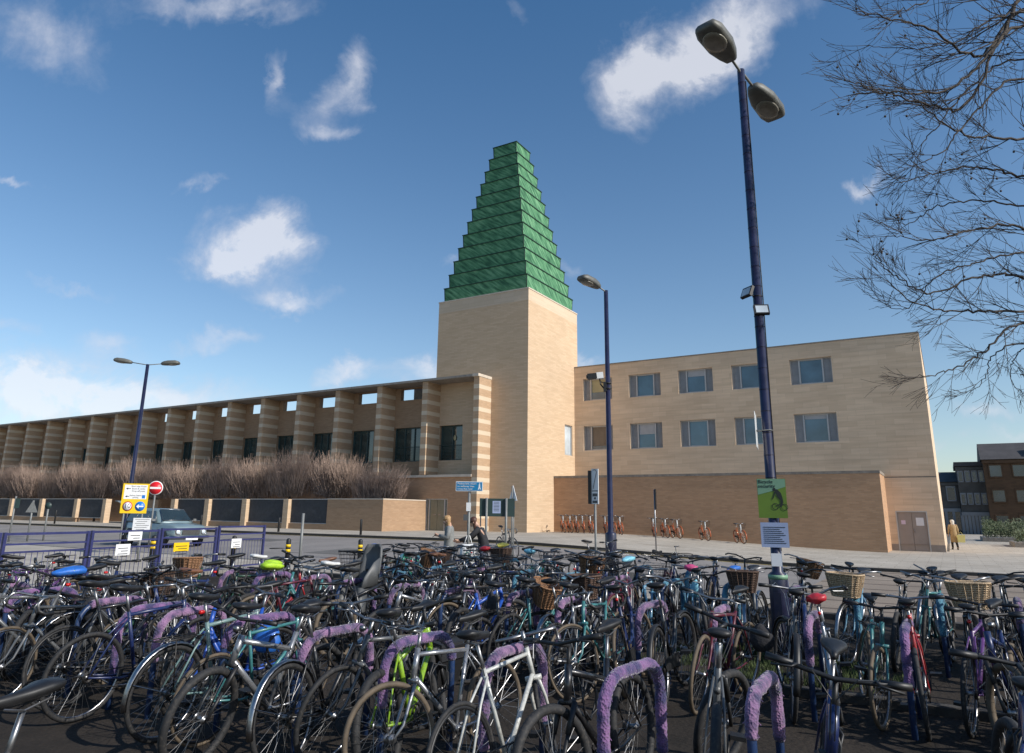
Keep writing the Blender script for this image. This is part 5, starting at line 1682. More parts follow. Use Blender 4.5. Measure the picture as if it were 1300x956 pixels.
yp = -.085
b = MB(); b.box(-.20, .20, yp, yp + .006, 1.79, 2.37); pl(b, 'board', M['poster_green'], po)
pl(on_plane([(-.195, 2.365), (-.195, 2.13), (.02, 2.19), (.195, 2.25), (.195, 2.365)], yp - .001), 'pale_field', M['poster_pale'], po)
tm = PM @ Matrix.Translation((-.185, yp - .005, 2.325)) @ Matrix.Rotation(math.pi / 2, 4, 'X')
text_mesh('title_lettering', 'Bicycle', .075, M['poster_dark'], po, tm, .001, 'LEFT')
tm = PM @ Matrix.Translation((-.185, yp - .005, 2.26)) @ Matrix.Rotation(math.pi / 2, 4, 'X')
text_mesh('title_lettering', 'security', .075, M['poster_dark'], po, tm, .001, 'LEFT')
sil = MB()
on_plane([(.015, 2.225), (.05, 2.235), (.06, 2.205), (.04, 2.185), (.015, 2.19)], yp - .003, b=sil)
on_plane([(.035, 2.20), (.075, 2.215), (.125, 2.16), (.145, 2.09), (.10, 2.06), (.07, 2.11)], yp - .0031, b=sil)
on_plane([(.05, 2.17), (.03, 2.10), (.005, 2.06), (.0, 2.075), (.02, 2.11), (.035, 2.18)], yp - .0032, b=sil)
on_plane([(.105, 2.09), (.145, 2.085), (.15, 2.02), (.125, 1.95), (.10, 1.955), (.115, 2.01)], yp - .0033, b=sil)
for (wx, wz) in ((.04, 1.96), (.165, 1.95)):
    for k in range(16):
        a0, a1 = 2 * math.pi * k / 16, 2 * math.pi * (k + 1) / 16
        on_plane([(wx + .048 * math.cos(a0), wz + .048 * math.sin(a0)), (wx + .048 * math.cos(a1), wz + .048 * math.sin(a1)), (wx + .040 * math.cos(a1), wz + .040 * math.sin(a1)), (wx + .040 * math.cos(a0), wz + .040 * math.sin(a0))][::-1], yp - .0034, b=sil)
on_plane([(.04, 1.965), (.15, 2.03), (.155, 2.022), (.045, 1.955)], yp - .0035, b=sil)
pl(sil, 'cyclist_silhouette', M['poster_dark'], po)
no = empty('notice', (LAMP1[0], LAMP1[1], .13), label='pale blue printed notice under the green poster on the lamp column', cat='notice')
no.scale = (.84, .84, .84)
b = MB(); b.box(-.19, .19, yp, yp + .006, 1.44, 1.79); pl(b, 'board', M['notice_blue'], no)
b = MB()
for k in range(9): b.box(-.15, .15 - .05 * ((k * 3) % 4) / 2, yp - .003, yp - .001, 1.72 - .028 * k, 1.728 - .028 * k)
pl(b, 'printed_lines', M['poster_dark'], no)
b = MB(); b.tube([(0, 0, .97), (0, 0, 1.02)], .116, 16); so = b.build('pale_band', M['poster_pale'], l1)
b = MB(); b.box(-.06, .06, -.085, -.078, 1.12, 1.27); pl(b, 'sticker', M['paper'], l1)
# thin edge-on sign seen beside the column
es = empty('edge_on_sign', (LAMP1[0], LAMP1[1], 0), R(100), label='white sign plate seen edge on, banded to the foreground lamp column', cat='sign')
b = MB(); b.box(-.22, .22, .13, .136, 2.55, 3.0); b.build('plate', M['white'], es)
b = MB(); b.obox((0, .09, 2.77), (.012, 0, 0), (0, .06, 0), (0, 0, .012)); b.ring((0, 0, 2.77), .068, .008, 14, 4, axis='z'); b.build('clamp', M['steel_pole'], es)

# signs
M['sign_yellow'] = mat('sign_yellow', (.80, .52, .01), .4, var=.04)
M['sign_red'] = mat('sign_red', (.62, .012, .02), .4, var=.04)
M['sign_blue'] = mat('sign_blue', (.01, .16, .55), .4, var=.04)
M['sign_cyan'] = mat('sign_panel_blue', (.01, .19, .40), .4, var=.04)
M['sign_white'] = mat('sign_white', (.76, .76, .76), .4, var=.03)
M['sign_black'] = mat('sign_black', (.015, .015, .02), .4)
M['sign_brownred'] = mat('sign_ring_red', (.45, .04, .02), .4)


def pole(root, h, r_=.03, m='steel_pole', x=0, y=0.05):
    b = MB(); b.tube([(x, y, -.1), (x, y, h)], r_, 10); return b.build('pole', M[m], root)


def flat_text(name, body, size, m, root, x, z_, y=-.006, align='CENTER', sp=1.0):
    return text_mesh(name, body, size, m, root, Matrix.Translation((x, y, z_)) @ Matrix.Rotation(math.pi / 2, 4, 'X'), .0015, align, sp)


def disc_y(b, x, z_, r_, y0, y1, n=28, mi=0):
    return b.tube([(x, y0, z_), (x, y1, z_)], r_, n, mi)


# big yellow sign: faces the camera side (towards the right)
ys_ = empty('yellow_road_sign', (-24.85, 15.15, gz(-25.3, 14.9) + .60), R(46), label='large yellow road sign with speed limit 10, left arrow roundel and white direction panel', cat='road sign')
z0s, z1s = .95, 2.10
b = MB(); b.box(-.50, .50, 0, .02, z0s, z1s); b.build('board', M['sign_yellow'], ys_)
b = MB(); b.box(-.43, .43, -.004, -.001, 1.50, 2.05); wp = b.build('white_panel', M['sign_white'], ys_)
b = MB(); disc_y(b, -.24, 1.22, .19, -.004, -.001); rr_ = b.build('red_ring', M['sign_brownred'], ys_)
b = MB(); disc_y(b, -.24, 1.22, .15, -.008, -.005); b.build('white_disc', M['sign_white'], rr_)
flat_text('lettering', '10', .26, M['sign_black'], ys_, -.24, 1.225, -.011)
b = MB(); disc_y(b, .23, 1.22, .19, -.004, -.001); bd = b.build('blue_disc', M['sign_blue'], ys_)
b = MB(); on_plane([(.09, 1.22), (.19, 1.31), (.19, 1.245), (.37, 1.245), (.37, 1.195), (.19, 1.195), (.19, 1.13)], -.005, b=b); b.build('white_arrow', M['sign_white'], bd)
flat_text('lettering', 'Short stay & taxi\nBuses & cycles\nDrop off point', .085, M['sign_black'], wp, .10, 1.90, -.006, sp=1.1)
flat_text('lettering', 'Railway Station\nparking', .075, M['sign_black'], wp, .02, 1.60, -.006)
b = MB(); on_plane([(-.38, 1.90), (-.30, 1.94), (-.30, 1.912), (-.20, 1.912), (-.20, 1.888), (-.30, 1.888), (-.30, 1.86)], -.005, b=b)
on_plane([(-.38, 1.60), (-.30, 1.64), (-.30, 1.612), (-.22, 1.612), (-.22, 1.588), (-.30, 1.588), (-.30, 1.56)], -.005, b=b); b.build('arrow', M['sign_black'], wp)
b = MB(); b.box(.26, .38, -.007, -.0045, 1.53, 1.66); b.build('blue_square', M['sign_blue'], wp)
for xx in (-.35, .35):
    b = MB(); b.tube([(xx, .05, -.95), (xx, .05, 2.0)], .035, 10); b.build('pole', M['steel_pole'], ys_)
ys_.scale = (.86, .86, .90)
# small white notices on and by the railings
wn1 = empty('white_notice_sign', (-21.6, 13.5, gz(-21.9, 13.5) + .12), R(38), label='small white notice board on a post just below the yellow sign', cat='notice')
b = MB(); b.box(-.26, .26, 0, .015, .86, 1.25); b.build('board', M['sign_white'], wn1)
b = MB()
for k in range(6): b.box(-.2 + .05 * (k % 2), .22 - .06 * (k % 3), -.003, -.001, 1.20 - .06 * k, 1.212 - .06 * k)
b.build('printed_lines', M['grey_plastic'], wn1); pole(wn1, .9)
# no entry
ne = empty('no_entry_sign', (-28.0, 17.9, gz(-28, 17.9)), R(44), label='round red and white no entry sign on a grey pole beside the old car', cat='road sign')
b = MB(); disc_y(b, 0, 2.37, .285, 0, .02); b.build('white_rim', M['sign_white'], ne)
b = MB(); disc_y(b, 0, 2.37, .255, -.005, -.001); b.build('red_disc', M['sign_red'], ne)
b = MB(); b.box(-.21, .21, -.009, -.006, 2.33, 2.41); b.build('white_bar', M['sign_white'], ne)
pole(ne, 2.6, .035)
# blue pedestrian sign
bs = empty('blue_pedestrian_sign', (-9.92, 14.45, gz(-9.9, 14.4) + .16), R(26), label='small blue pedestrian direction sign on a grey pole by the woman in grey', cat='sign')
b = MB(); b.box(-.33, .33, 0, .015, 2.02, 2.25); b.build('white_border', M['sign_white'], bs)
b = MB(); b.box(-.315, .315, -.004, -.001, 2.035, 2.235); b.build('blue_panel', M['sign_cyan'], bs)
flat_text('lettering', 'Pedestrians return\nto walkway then\ncross the road', .062, M['sign_white'], bs, -.29, 2.135, -.007, 'LEFT', 1.0)
b = MB(); disc_y(b, .25, 2.21, .012, -.007, -.005, 10); on_plane([(.235, 2.19), (.265, 2.19), (.27, 2.12), (.285, 2.06), (.265, 2.06), (.25, 2.10), (.235, 2.06), (.215, 2.06), (.23, 2.12)], -.0045, b=b); b.build('walking_figure', M['sign_white'], bs)
pole(bs, 2.1, .032)
b = MB(); b.box(-.06, .05, -.0, .014, 1.55, 1.75); b.build('small_sticker_plate', M['sign_white'], bs)
b = MB(); b.box(-.12, .0, -.02, .1, 1.33, 1.47); b.build('control_box', M['grey_plastic'], bs)
# notice board with two stout posts
nb = empty('notice_board', (-11.0, 17.45, gz(-11.2, 17.3) + .19), R(30), label='dark green notice board on four grey posts in front of the tower', cat='notice board')
b = MB(); b.box(-.50, .50, 0, .06, 1.33, 1.83); b.build('board', M['green_board'], nb)
b = MB(); b.box(-.13, .10, -.004, -.001, 1.42, 1.76); b.build('blue_poster', M['notice_blue'], nb)
b = MB()
for k in range(7): b.box(-.10, .06, -.007, -.005, 1.72 - .04 * k, 1.732 - .04 * k)
b.build('printed_lines', M['poster_dark'], nb)
for x_, r_ in ((-.30, .035), (.26, .035), (-.47, .018), (.47, .018)):
    b = MB(); b.tube([(x_, -.045 if r_ > .03 else .09, -.1), (x_, -.045 if r_ > .03 else .09, 1.84)], r_, 10); b.build('post', M['steel_pole'], nb)
# back of triangle sign with small blue plate
tr_ = empty('triangle_road_sign', (-11.62, 19.35, gz(-11.6, 19.3)), R(160), label='triangular road sign seen from the back on a thin pole behind the notice board', cat='road sign')
b = MB(); b.hexa([(-.20, 0, 1.95), (.20, 0, 1.95), (0, 0, 2.42)], [(-.20, -.012, 1.95), (.20, -.012, 1.95), (0, -.012, 2.42)]); b.build('triangle_plate', M['sign_white'], tr_)
b = MB(); disc_y(b, 0, 1.74, .10, -.0, .012); b.build('round_plate', M['sign_blue'], tr_)
pole(tr_, 2.4, .024, y=.03)
# bus flag style two sided sign
bf = empty('tall_flag_sign', (-7.32, 16.05, gz(-7.3, 16)), R(-4), label='tall black and white flag sign on a thin post left of the middle lamp column', cat='sign')
b = MB(); b.box(-.17, -.09, -.03, .34, 1.92, 2.72); b.build('black_side', M['black'], bf)
b = MB(); b.box(-.088, .10, .0, .02, 1.92, 2.76); wf = b.build('white_plate', M['sign_white'], bf)
b = MB(); b.box(-.07, .085, -.004, -.001, 2.22, 2.24)
b.tube([(-.04, -.01, 2.28), (.0, -.01, 2.45), (.06, -.01, 2.68), (.03, -.01, 2.74), (-.05, -.01, 2.73)], .006, 5); b.build('cable', M['black'], wf)
b = MB(); b.box(-.06, .07, -.004, -.001, 2.10, 2.17); b.box(-.02, .03, -.004, -.001, 2.03, 2.08); b.box(-.06, .07, -.004, -.001, 1.94, 2.0); b.build('printed_block', M['grey_plastic'], wf)
pole(bf, 2.0, .028, x=-.02)
# thin pole with edge-on sign before the low wall
tp = empty('thin_pole_sign', (-8.92, 24.75, gz(-8.9, 24.7)), R(118), label='sign seen edge on atop a thin pale pole before the low brick wall', cat='sign')
b = MB(); b.box(-.20, .20, 0, .03, 1.75, 2.45); b.build('plate', M['black'], tp); pole(tp, 2.45, .022, 'alu', y=.04)
# plain grey posts
for (x, y, h, lab) in ((-14.3, 13.3, 1.6, 'plain grey post without a sign in front of the garden wall panels'),):
    g_ = empty('plain_post', (x, y, gz(x, y)), label=lab, cat='post'); pole(g_, h, .035, y=0)
for (x, y, h, tri, lab) in ((-36.9, 17.2, 2.05, 0, 'grey pole with an edge on sign, leftmost of the three slim poles at left'), (-36.5, 17.8, 1.85, 1, 'slim pole with pale triangular sign back, middle of three at left'), (-36.3, 18.4, 1.75, 2, 'slim pole with dark round sign, right of the three at left')):
    g_ = empty('road_sign', (x - .5, y - .2, gz(x, y)), R(40), label=lab, cat='road sign', group='slim sign poles at the left'); pole(g_, h, .04, y=.03)
    b = MB()
    if tri == 1: b.hexa([(-.26, 0, h - .55), (.26, 0, h - .55), (0, 0, h)], [(-.26, -.02, h - .55), (.26, -.02, h - .55), (0, -.02, h)]); b.build('triangle_plate', M['steel_pole'], g_)
    elif tri == 2: disc_y(b, 0, h - .15, .15, -.02, 0); b.build('round_plate', M['green_board'], g_)
    else: b.box(.02, .22, -.02, 0, h - .55, h - .1); b.build('plate', M['green_board'], g_)

# bollards
def bollard(x, y, h, band, label, r_=.06, g=None, m='black'):
    root = empty('bollard', (x, y, gz(x, y) + .05), label=label, cat='bollard', group=g)
    b = MB(); b.tube([(0, 0, -.1), (0, 0, h - .05), (0, 0, h - .02), (0, 0, h)], [r_, r_, r_ * .85, r_ * .3], 14); b.build('post', M[m], root)
    if band:
        for z_ in (h - .22, h - .34):
            b = MB(); b.tube([(0, 0, z_), (0, 0, z_ + .07)], r_ + .004, 14); b.build('reflective_band', M['sign_yellow'], root)
    return root


gB = 'black bollards with yellow bands'
bollard(-14.65, 13.2, .92, True, 'yellow banded black bollard right of the blue railing, by the grey post', g=gB)
bollard(-13.75, 14.9, .86, True, 'yellow banded black bollard behind the racks, left of the green mountain bicycle', g=gB)
bollard(-17.6, 11.4, .98, True, 'yellow banded black bollard behind the railing below the old car', g=gB, r_=.075)
bollard(-16.9, 13.3, .92, True, 'yellow banded black bollard behind the right end of the railing', g=gB)
bollard(-25.4, 27.5, .80, False, 'plain black bollard on the far pavement before the garden wall', g='plain bollards on the far pavement')
bollard(-31.5, 27.6, .8, False, 'plain black bollard on the far pavement right of the old car', g='plain bollards on the far pavement')
bollard(-55, 27.8, 1.0, False, 'plain black bollard on the far pavement by the curved canopy', g='plain bollards on the far pavement')
bollard(-38.5, 27.8, .85, False, 'plain black bollard on the far pavement behind the car roof', g='plain bollards on the far pavement')
bollard(-39.2, 16.4, .85, False, 'white bollard at the far left by the slim poles', m='white', r_=.12)

# blue railings
RA, RB = V(-16.8, 14.25, 0), V(-14.7, 3.2, 0)
dl = (RB - RA); nP = 6
for i in range(nP):
    a = RA + dl * (i / nP) + dl.normalized() * .05; c = RA + dl * ((i + 1) / nP) - dl.normalized() * .05
    L_ = (c - a).length; rz = math.atan2((c - a).y, (c - a).x); z0_ = gz(a.x, a.y) + .02
    root = empty('steel_railing', (a.x, a.y, z0_), rz, label='blue steel railing panel, %s from its right end' % ['first', 'second', 'third', 'fourth', 'fifth', 'sixth'][i], cat='railing', group='blue railing panels beside the road'); root.scale = (1, 1, 1.07)
    for x_ in (0, L_):
        b = MB(); b.box(x_ - .028, x_ + .028, -.028, .028, -.1, 1.13); b.build('post', M['rail_blue'], root)
    for z_, hh in ((1.10, .022), (.92, .016), (.78, .016), (.14, .018)):
        b = MB(); b.box(.029, L_ - .029, -.02, .02, z_ - hh, z_ + hh); b.build('rail', M['rail_blue'], root)
    b = MB(); n_ = int(L_ / .115)
    for k in range(1, n_): b.tube([(L_ * k / n_, 0, .159), (L_ * k / n_, 0, .763)], .0065, 5)
    b.build('bars', M['rail_blue'], root)
for (t_, z_, w, h_, mm, lab) in ((.40, 1.10, .19, .15, 'sign_white', 'upper white notice fixed to the railing left of the old car'), (.425, .82, .19, .18, 'sign_white', 'lower white notice fixed to the railing left of the old car'),
                                 (.105, .80, .19, .18, 'sign_white', 'white notice fixed near the right end of the railing'), (.275, .80, .24, .16, 'sign_yellow', 'yellow notice fixed to the railing under the old car')):
    p = RA + dl * t_; rz = math.atan2(dl.y, dl.x) + math.pi
    root = empty('railing_notice', (p.x, p.y, gz(p.x, p.y)), rz + math.pi, label=lab, cat='notice', group='notices fixed to the blue railing')
    b = MB(); b.box(-w, w, .032, .04, z_ - h_ + .05, z_ + h_ * .6); b.build('board', M[mm], root)
    b = MB()
    for k in range(4): b.box(-w + .06, w - .06 - .08 * (k % 2), .0415, .0425, z_ + h_ * .4 - .06 * (k + 1), z_ + h_ * .4 - .06 * (k + 1) + .015)
    b.build('printed_lines', M['sign_black'], root)

# ------------------------------------------------------------------ old pale blue estate car
CX, CY = -28.6, 18.9
car = empty('parked_car', (CX, CY, gz(CX, CY) - .01), R(-4), label='old pale blue grey estate car with chrome bumper on the road behind the railing', cat='car')
M['car_paint'] = mat('pale_blue_grey_paint', (.17, .235, .255), .32, .1, var=.08, scale=2, coat=.6)
M['car_glass'] = glass_mat('car_glass', (.02, .03, .032), .08)


def csec(x, zb, zt, w, tumble=0.0, rnd=.06):
    """closed cross-section at station x"""
    wt = w - tumble
    return [V(x, -w + .03, zb), V(x, -w, zb + .08), V(x, -w - .0, (zb + zt) / 2), V(x, -wt, zt - rnd), V(x, -wt + rnd, zt), V(x, 0, zt + .02),
            V(x, wt - rnd, zt), V(x, wt, zt - rnd), V(x, w, (zb + zt) / 2), V(x, w, zb + .08), V(x, w - .03, zb)]


b = MB()
b.loft([csec(-2.02, .42, .78, .66), csec(-1.98, .34, .93, .74), csec(-1.5, .28, .98, .79, .03), csec(-.5, .26, .97, .80, .03), csec(.6, .26, .96, .80, .03), csec(1.2, .28, .93, .79, .05), csec(1.85, .32, .87, .76, .06), csec(2.02, .36, .80, .72, .05), csec(2.05, .42, .74, .70, .05)])
b.build('body', M['car_paint'], car)
b = MB()
cab = lambda x, w0, w1, z1: [V(x, -w0, .95), V(x, -w1, z1 - .05), V(x, -w1 + .10, z1), V(x, 0, z1 + .006), V(x, w1 - .10, z1), V(x, w1, z1 - .05), V(x, w0, .95)]
b.loft([cab(-1.95, .72, .56, 1.10), cab(-1.80, .74, .60, 1.47), cab(-1.2, .76, .62, 1.52), cab(0, .76, .62, 1.53), cab(.38, .76, .60, 1.48), cab(.95, .74, .60, 1.0)])
b.build('roof', M['car_paint'], car)
# side windows and screens a little proud of the cabin
for s_ in (-1, 1):
    for (xa, xb, xta, xtb) in ((-1.72, -.98, -1.68, -.98), (-.88, -.12, -.88, -.12), (-.02, .68, -.02, .36)):
        def P_(x, z_): 
            t_ = (z_ - .95) / (1.47 - .95); return V(x, s_ * (.762 + (.622 - .762) * t_ + .004), z_)
        q = [P_(xa, 1.0), P_(xb, 1.0), P_(xtb, 1.42), P_(xta, 1.42)]
        b = MB(); b.hexa(q, [p + V(0, s_ * .006, .002) for p in q]); w_ = b.build('side_window', M['car_glass'], car)
        b = MB(); b.tube(q, .012, 5, closed=True); b.build('window_trim', M['chrome'], w_)
q = [V(.93, -.62, 1.03), V(.93, .62, 1.03), V(.43, .52, 1.46), V(.43, -.52, 1.46)]
nrm = V(.66, 0, .75).normalized()
b = MB(); b.hexa([p + nrm * .02 for p in q], [p + nrm * .035 for p in q]); ws_ = b.build('windscreen', M['car_glass'], car)
b = MB(); b.tube([p + nrm * .035 for p in q], .014, 5, closed=True); b.build('screen_trim', M['chrome'], ws_)
for y_ in (-.25, .2):
    b = MB(); b.tube([V(.93, y_, 1.03) + nrm * .04, V(.72, y_ + .30, 1.2) + nrm * .045], .008, 4); b.build('wiper', M['black'], ws_)
b = MB(); b.hexa([V(-1.965, -.55, 1.02), V(-1.965, .55, 1.02), V(-1.965, .55, 1.04), V(-1.965, -.55, 1.04)], [V(-1.83, -.5, 1.42), V(-1.83, .5, 1.42), V(-1.81, .5, 1.42), V(-1.81, -.5, 1.42)]); b.build('rear_window', M['car_glass'], car)
b = MB(); b.box(2.045, 2.075, -.38, .38, .50, .72)
gr_ = b.build('grille', M['darkmetal'], car)
b = MB()
for k in range(8): b.box(2.076, 2.085, -.38, .38, .51 + .026 * k, .52 + .026 * k)
b.box(2.076, 2.09, -.40, .40, .725, .745); b.build('grille_bars', M['chrome'], gr_)
for s_ in (-1, 1):
    b = MB(); b.tube([V(2.02, s_ * .55, .62), V(2.075, s_ * .55, .62)], .095, 16); h_ = b.build('headlight', M['glass_pale'], car)
    b = MB(); b.ring((2.072, s_ * .55, .62), .10, .014, 20, 5, axis='x'); b.build('headlight_ring', M['chrome'], h_)
    b = MB(); b.box(2.0, 2.055, s_ * .55 - .13, s_ * .55 + .13, .49, .75); b.build('lamp_surround', M['alu'], h_)
    b = MB(); b.box(-2.04, -2.0, s_ * .6 - .06, s_ * .6 + .06, .55, .75); b.build('tail_light', M['red_refl'], car)
    b = MB(); b.tube([V(.72, s_ * .76, .98), V(.74, s_ * .86, 1.05)], .012, 5); b.obox((.74, s_ * .90, 1.07), (.02, 0, 0), (0, .07, 0), (0, 0, .045)); b.build('wing_mirror', M['chrome'], car)
b = MB(); b.tube([V(1.7, -.80, .42), V(2.08, -.76, .42), V(2.14, -.5, .42), V(2.16, 0, .42), V(2.14, .5, .42), V(2.08, .76, .42), V(1.7, .80, .42)], .055, 8); b.build('front_bumper', M['chrome'], car)
b = MB(); b.tube([V(-1.7, -.80, .42), V(-2.06, -.76, .42), V(-2.12, 0, .42), V(-2.06, .76, .42), V(-1.7, .80, .42)], .05, 8); b.build('rear_bumper', M['chrome'], car)
b = MB(); b.box(2.165, 2.175, -.26, .26, .30, .41); b.build('number_plate', M['sign_white'], car)
for s_ in (-1, 1):
    for x_ in (-1.25, 1.32):
        b = MB(); b.tube([V(x_, s_ * .815 - .003, .34), V(x_, s_ * .817, .34)], .365, 24); b.build('wheel_arch', M['black'], car)
        b = MB(); b.ring((x_, s_ * .76, .30), .225, .085, 26, 10); w_ = b.build('wheel', M['rubber'], car)
        b = MB(); b.tube([V(x_, s_ * .74, .30), V(x_, s_ * .835, .30)], [.17, .15], 20); b.tube([V(x_, s_ * .83, .30), V(x_, s_ * .85, .30)], .06, 14); b.build('hubcap', M['chrome'], w_)
b = MB(); b.tube([V(-1.9, -.805, .70), V(1.9, -.80, .66)], .012, 5); b.build('side_trim', M['chrome'], car)
b = MB(); b.box(-.93, -.90, -.808, -.803, .35, .95); b.build('door_gap', M['black'], car)

# ------------------------------------------------------------------ people
M['skin'] = mat('skin', (.50, .30, .21), .55, var=.06)
M['hair_blond'] = mat('blond_hair', (.36, .22, .10), .6, var=.35, scale=30)
M['hair_brown'] = mat('brown_hair', (.07, .028, .018), .55, var=.3, scale=30)
M['hair_white'] = mat('white_headscarf', (.62, .58, .52), .8, var=.1)
M['coat_grey'] = mat('grey_coat', (.20, .205, .20), .9, var=.15, scale=14, bump=.2)
M['coat_black'] = mat('black_coat', (.018, .018, .022), .85, var=.3, scale=10)
M['coat_tan'] = mat('ochre_coat', (.34, .235, .12), .9, var=.12, scale=9, bump=.2)
M['cloth_navy'] = mat('navy_trousers', (.03, .035, .06), .85, var=.2, scale=10)
M['cloth_dark'] = mat('dark_leggings', (.03, .028, .028), .85, var=.2)
M['bag_yellow'] = mat('yellow_bag', (.52, .47, .18), .6, var=.08)


def skin_mesh(name, verts, edges, radii, parent, mats, sub=2, root_i=0):
    me = bpy.data.meshes.new(name + '_cage'); me.from_pydata([tuple(v) for v in verts], edges, []); me.update()
    o = bpy.data.objects.new(name, me); col.objects.link(o)
    o.modifiers.new('skin', 'SKIN')
    if not me.skin_vertices: me.skin_vertices_add() if hasattr(me, 'skin_vertices_add') else None
    if not me.skin_vertices:
        bpy.context.view_layer.objects.active = o
        with bpy.context.temp_override(object=o, active_object=o): bpy.ops.mesh.customdata_skin_add()
    for i, r_ in enumerate(radii):
        me.skin_vertices[0].data[i].radius = (r_, r_) if not isinstance(r_, tuple) else r_
        me.skin_vertices[0].data[i].use_root = (i == root_i)
    sm_ = o.modifiers.new('sub', 'SUBSURF'); sm_.levels = sub; sm_.render_levels = sub
    dg = bpy.context.evaluated_depsgraph_get(); dg.update()
    nm = bpy.data.meshes.new_from_object(o.evaluated_get(dg)); nm.materials.clear()
    for m in mats: nm.materials.append(m)
    nm.polygons.foreach_set('use_smooth', [True] * len(nm.polygons))
    bpy.data.objects.remove(o)
    r = bpy.data.objects.new(name, nm); col.objects.link(r)
    if parent: r.parent = parent
    return r


def person(loc, rz, label, pose, coat, hair, legs, h=1.66):
    root = empty('person', loc, rz, label=label, cat='person')
    s = h / 1.7
    J = dict(pel=V(0, 0, .92), spi=V(0, .0, 1.10), che=V(0, .0, 1.30), nek=V(0, .0, 1.45), hed=V(0, -.01, 1.54), top=V(0, -.02, 1.65),
             shl=V(.17, 0, 1.38), ell=V(.23, 0, 1.12), wrl=V(.23, -.06, .88), hal=V(.23, -.08, .80),
             shr=V(-.17, 0, 1.38), elr=V(-.23, 0, 1.12), wrr=V(-.23, -.06, .88), har=V(-.23, -.08, .80),
             hil=V(.09, 0, .88), knl=V(.10, -.01, .48), anl=V(.10, .02, .08), tol=V(.10, -.14, .03),
             hir=V(-.09, 0, .88), knr=V(-.10, -.01, .48), anr=V(-.10, .02, .08), tor=V(-.10, -.14, .03))
    J.update({k: v for k, v in pose.items() if k[0] != '_'})
    keys = list(J); P = [J[k] * s for k in keys]; ix = {k: i for i, k in enumerate(keys)}
    E_ = [('pel', 'spi'), ('spi', 'che'), ('che', 'nek'), ('nek', 'hed'), ('hed', 'top'), ('che', 'shl'), ('shl', 'ell'), ('ell', 'wrl'), ('wrl', 'hal'), ('che', 'shr'), ('shr', 'elr'), ('elr', 'wrr'), ('wrr', 'har'),
          ('pel', 'hil'), ('hil', 'knl'), ('knl', 'anl'), ('anl', 'tol'), ('pel', 'hir'), ('hir', 'knr'), ('knr', 'anr'), ('anr', 'tor')]
    RR = dict(pel=.13, spi=.115, che=.13, nek=.055, hed=.09, top=.07, shl=.06, shr=.06, ell=.042, elr=.042, wrl=.027, wrr=.027, hal=.035, har=.035, hil=.085, hir=.085, knl=.056, knr=.056, anl=.038, anr=.038, tol=.035, tor=.035)
    edges = [(ix[a], ix[b_]) for a, b_ in E_]; rad = [RR[k] * s for k in keys]
    # five fingers on each hand, as short chains
    for hand, wr, sgn in (('hal', 'wrl', 1), ('har', 'wrr', -1)):
        hd = J[hand] * s; dv = (J[hand] - J[wr]).normalized(); sd = dv.orthogonal().normalized()
        for f in range(5):
            off = (f - 1.5) * .02 if f < 4 else .0
            base = hd + sd * off + dv * .02; ln = [.07, .08, .075, .06, .055][f]
            if f == 4: base = hd - sd * .03; tip = base - sd * .03 + dv * .04
            else: tip = base + dv * ln
            P.append(tip); edges.append((ix[hand], len(P) - 1)); rad.append(.009)
    body = skin_mesh('body', P, edges, rad, root, [M['skin']], 2, ix['pel'])
    # face: nose, ears and eyes
    hd = (J['hed'] + (J['top'] - J['hed']) * .3) * s; upv = (J['top'] - J['hed']).normalized()
    fwd = V(0, -1, 0); fwd = (fwd - upv * fwd.dot(upv)).normalized(); sd = fwd.cross(upv)
    b = MB(); b.ball(hd + fwd * .105 - upv * .01, .013, .02, .022, 8, 6)
    b.ball(hd + sd * .085, .012, .02, .03, 8, 6); b.ball(hd - sd * .085, .012, .02, .03, 8, 6); b.build('nose_and_ears', M['skin'], root)
    b = MB(); b.ball(hd + fwd * .092 + sd * .032 + upv * .015, .011, .008, .008, 8, 6); b.ball(hd + fwd * .092 - sd * .032 + upv * .015, .011, .008, .008, 8, 6); b.obox(hd + fwd * .096 - upv * .045, sd * .022, fwd * .004, upv * .004); b.build('eyes_and_mouth', M['hair_brown'], root)
    # hair: cap over crown and back, falling
    hl = pose.get('_hair', .28)
    b = MB(); rings = []
    for t_ in range(9):
        u_ = t_ / 8
        if u_ < .5:
            a = math.pi * u_; c = hd + upv * (.115 * math.cos(a) + .02) - fwd * .02; w_ = .105 * math.sin(a) + .01; d_ = .11 * math.sin(a) + .01
        else:
            k_ = (u_ - .5) * 2; c = hd - fwd * (.035 + .03 * k_) + V(0, 0, .02 - hl * k_) ; w_ = .105 - .03 * k_; d_ = .085 - .035 * k_
        rings.append([c + sd * math.cos(q) * w_ + (-fwd) * math.sin(q) * d_ for q in [2 * math.pi * j / 14 for j in range(14)]])
    b.loft(rings); b.build('hair', hair, root)
    # coat: lofted round spine, with sleeves
    b = MB(); rings = []
    hem = pose.get('_hem', .72)
    st = [(J['nek'] - V(0, 0, .015), .07, .065), (J['che'] + V(0, 0, .09), .17, .105), (J['che'], .185, .13), (J['spi'], .165, .13), (J['pel'], .18, .145), (V(J['pel'].x, J['pel'].y, hem), .20, .165), (V(J['pel'].x, J['pel'].y, hem - .01), .17, .14)]
    for (c, w_, d_) in st:
        rings.append([V(c.x + math.cos(q) * w_ * (1 + .02 * math.sin(5 * q)), c.y + math.sin(q) * d_ * (1 + .03 * math.sin(4 * q)), c.z) * s for q in [2 * math.pi * j / 24 for j in range(24)]])
    b.loft(rings); ct = b.build('coat', coat, root)
    b = MB()
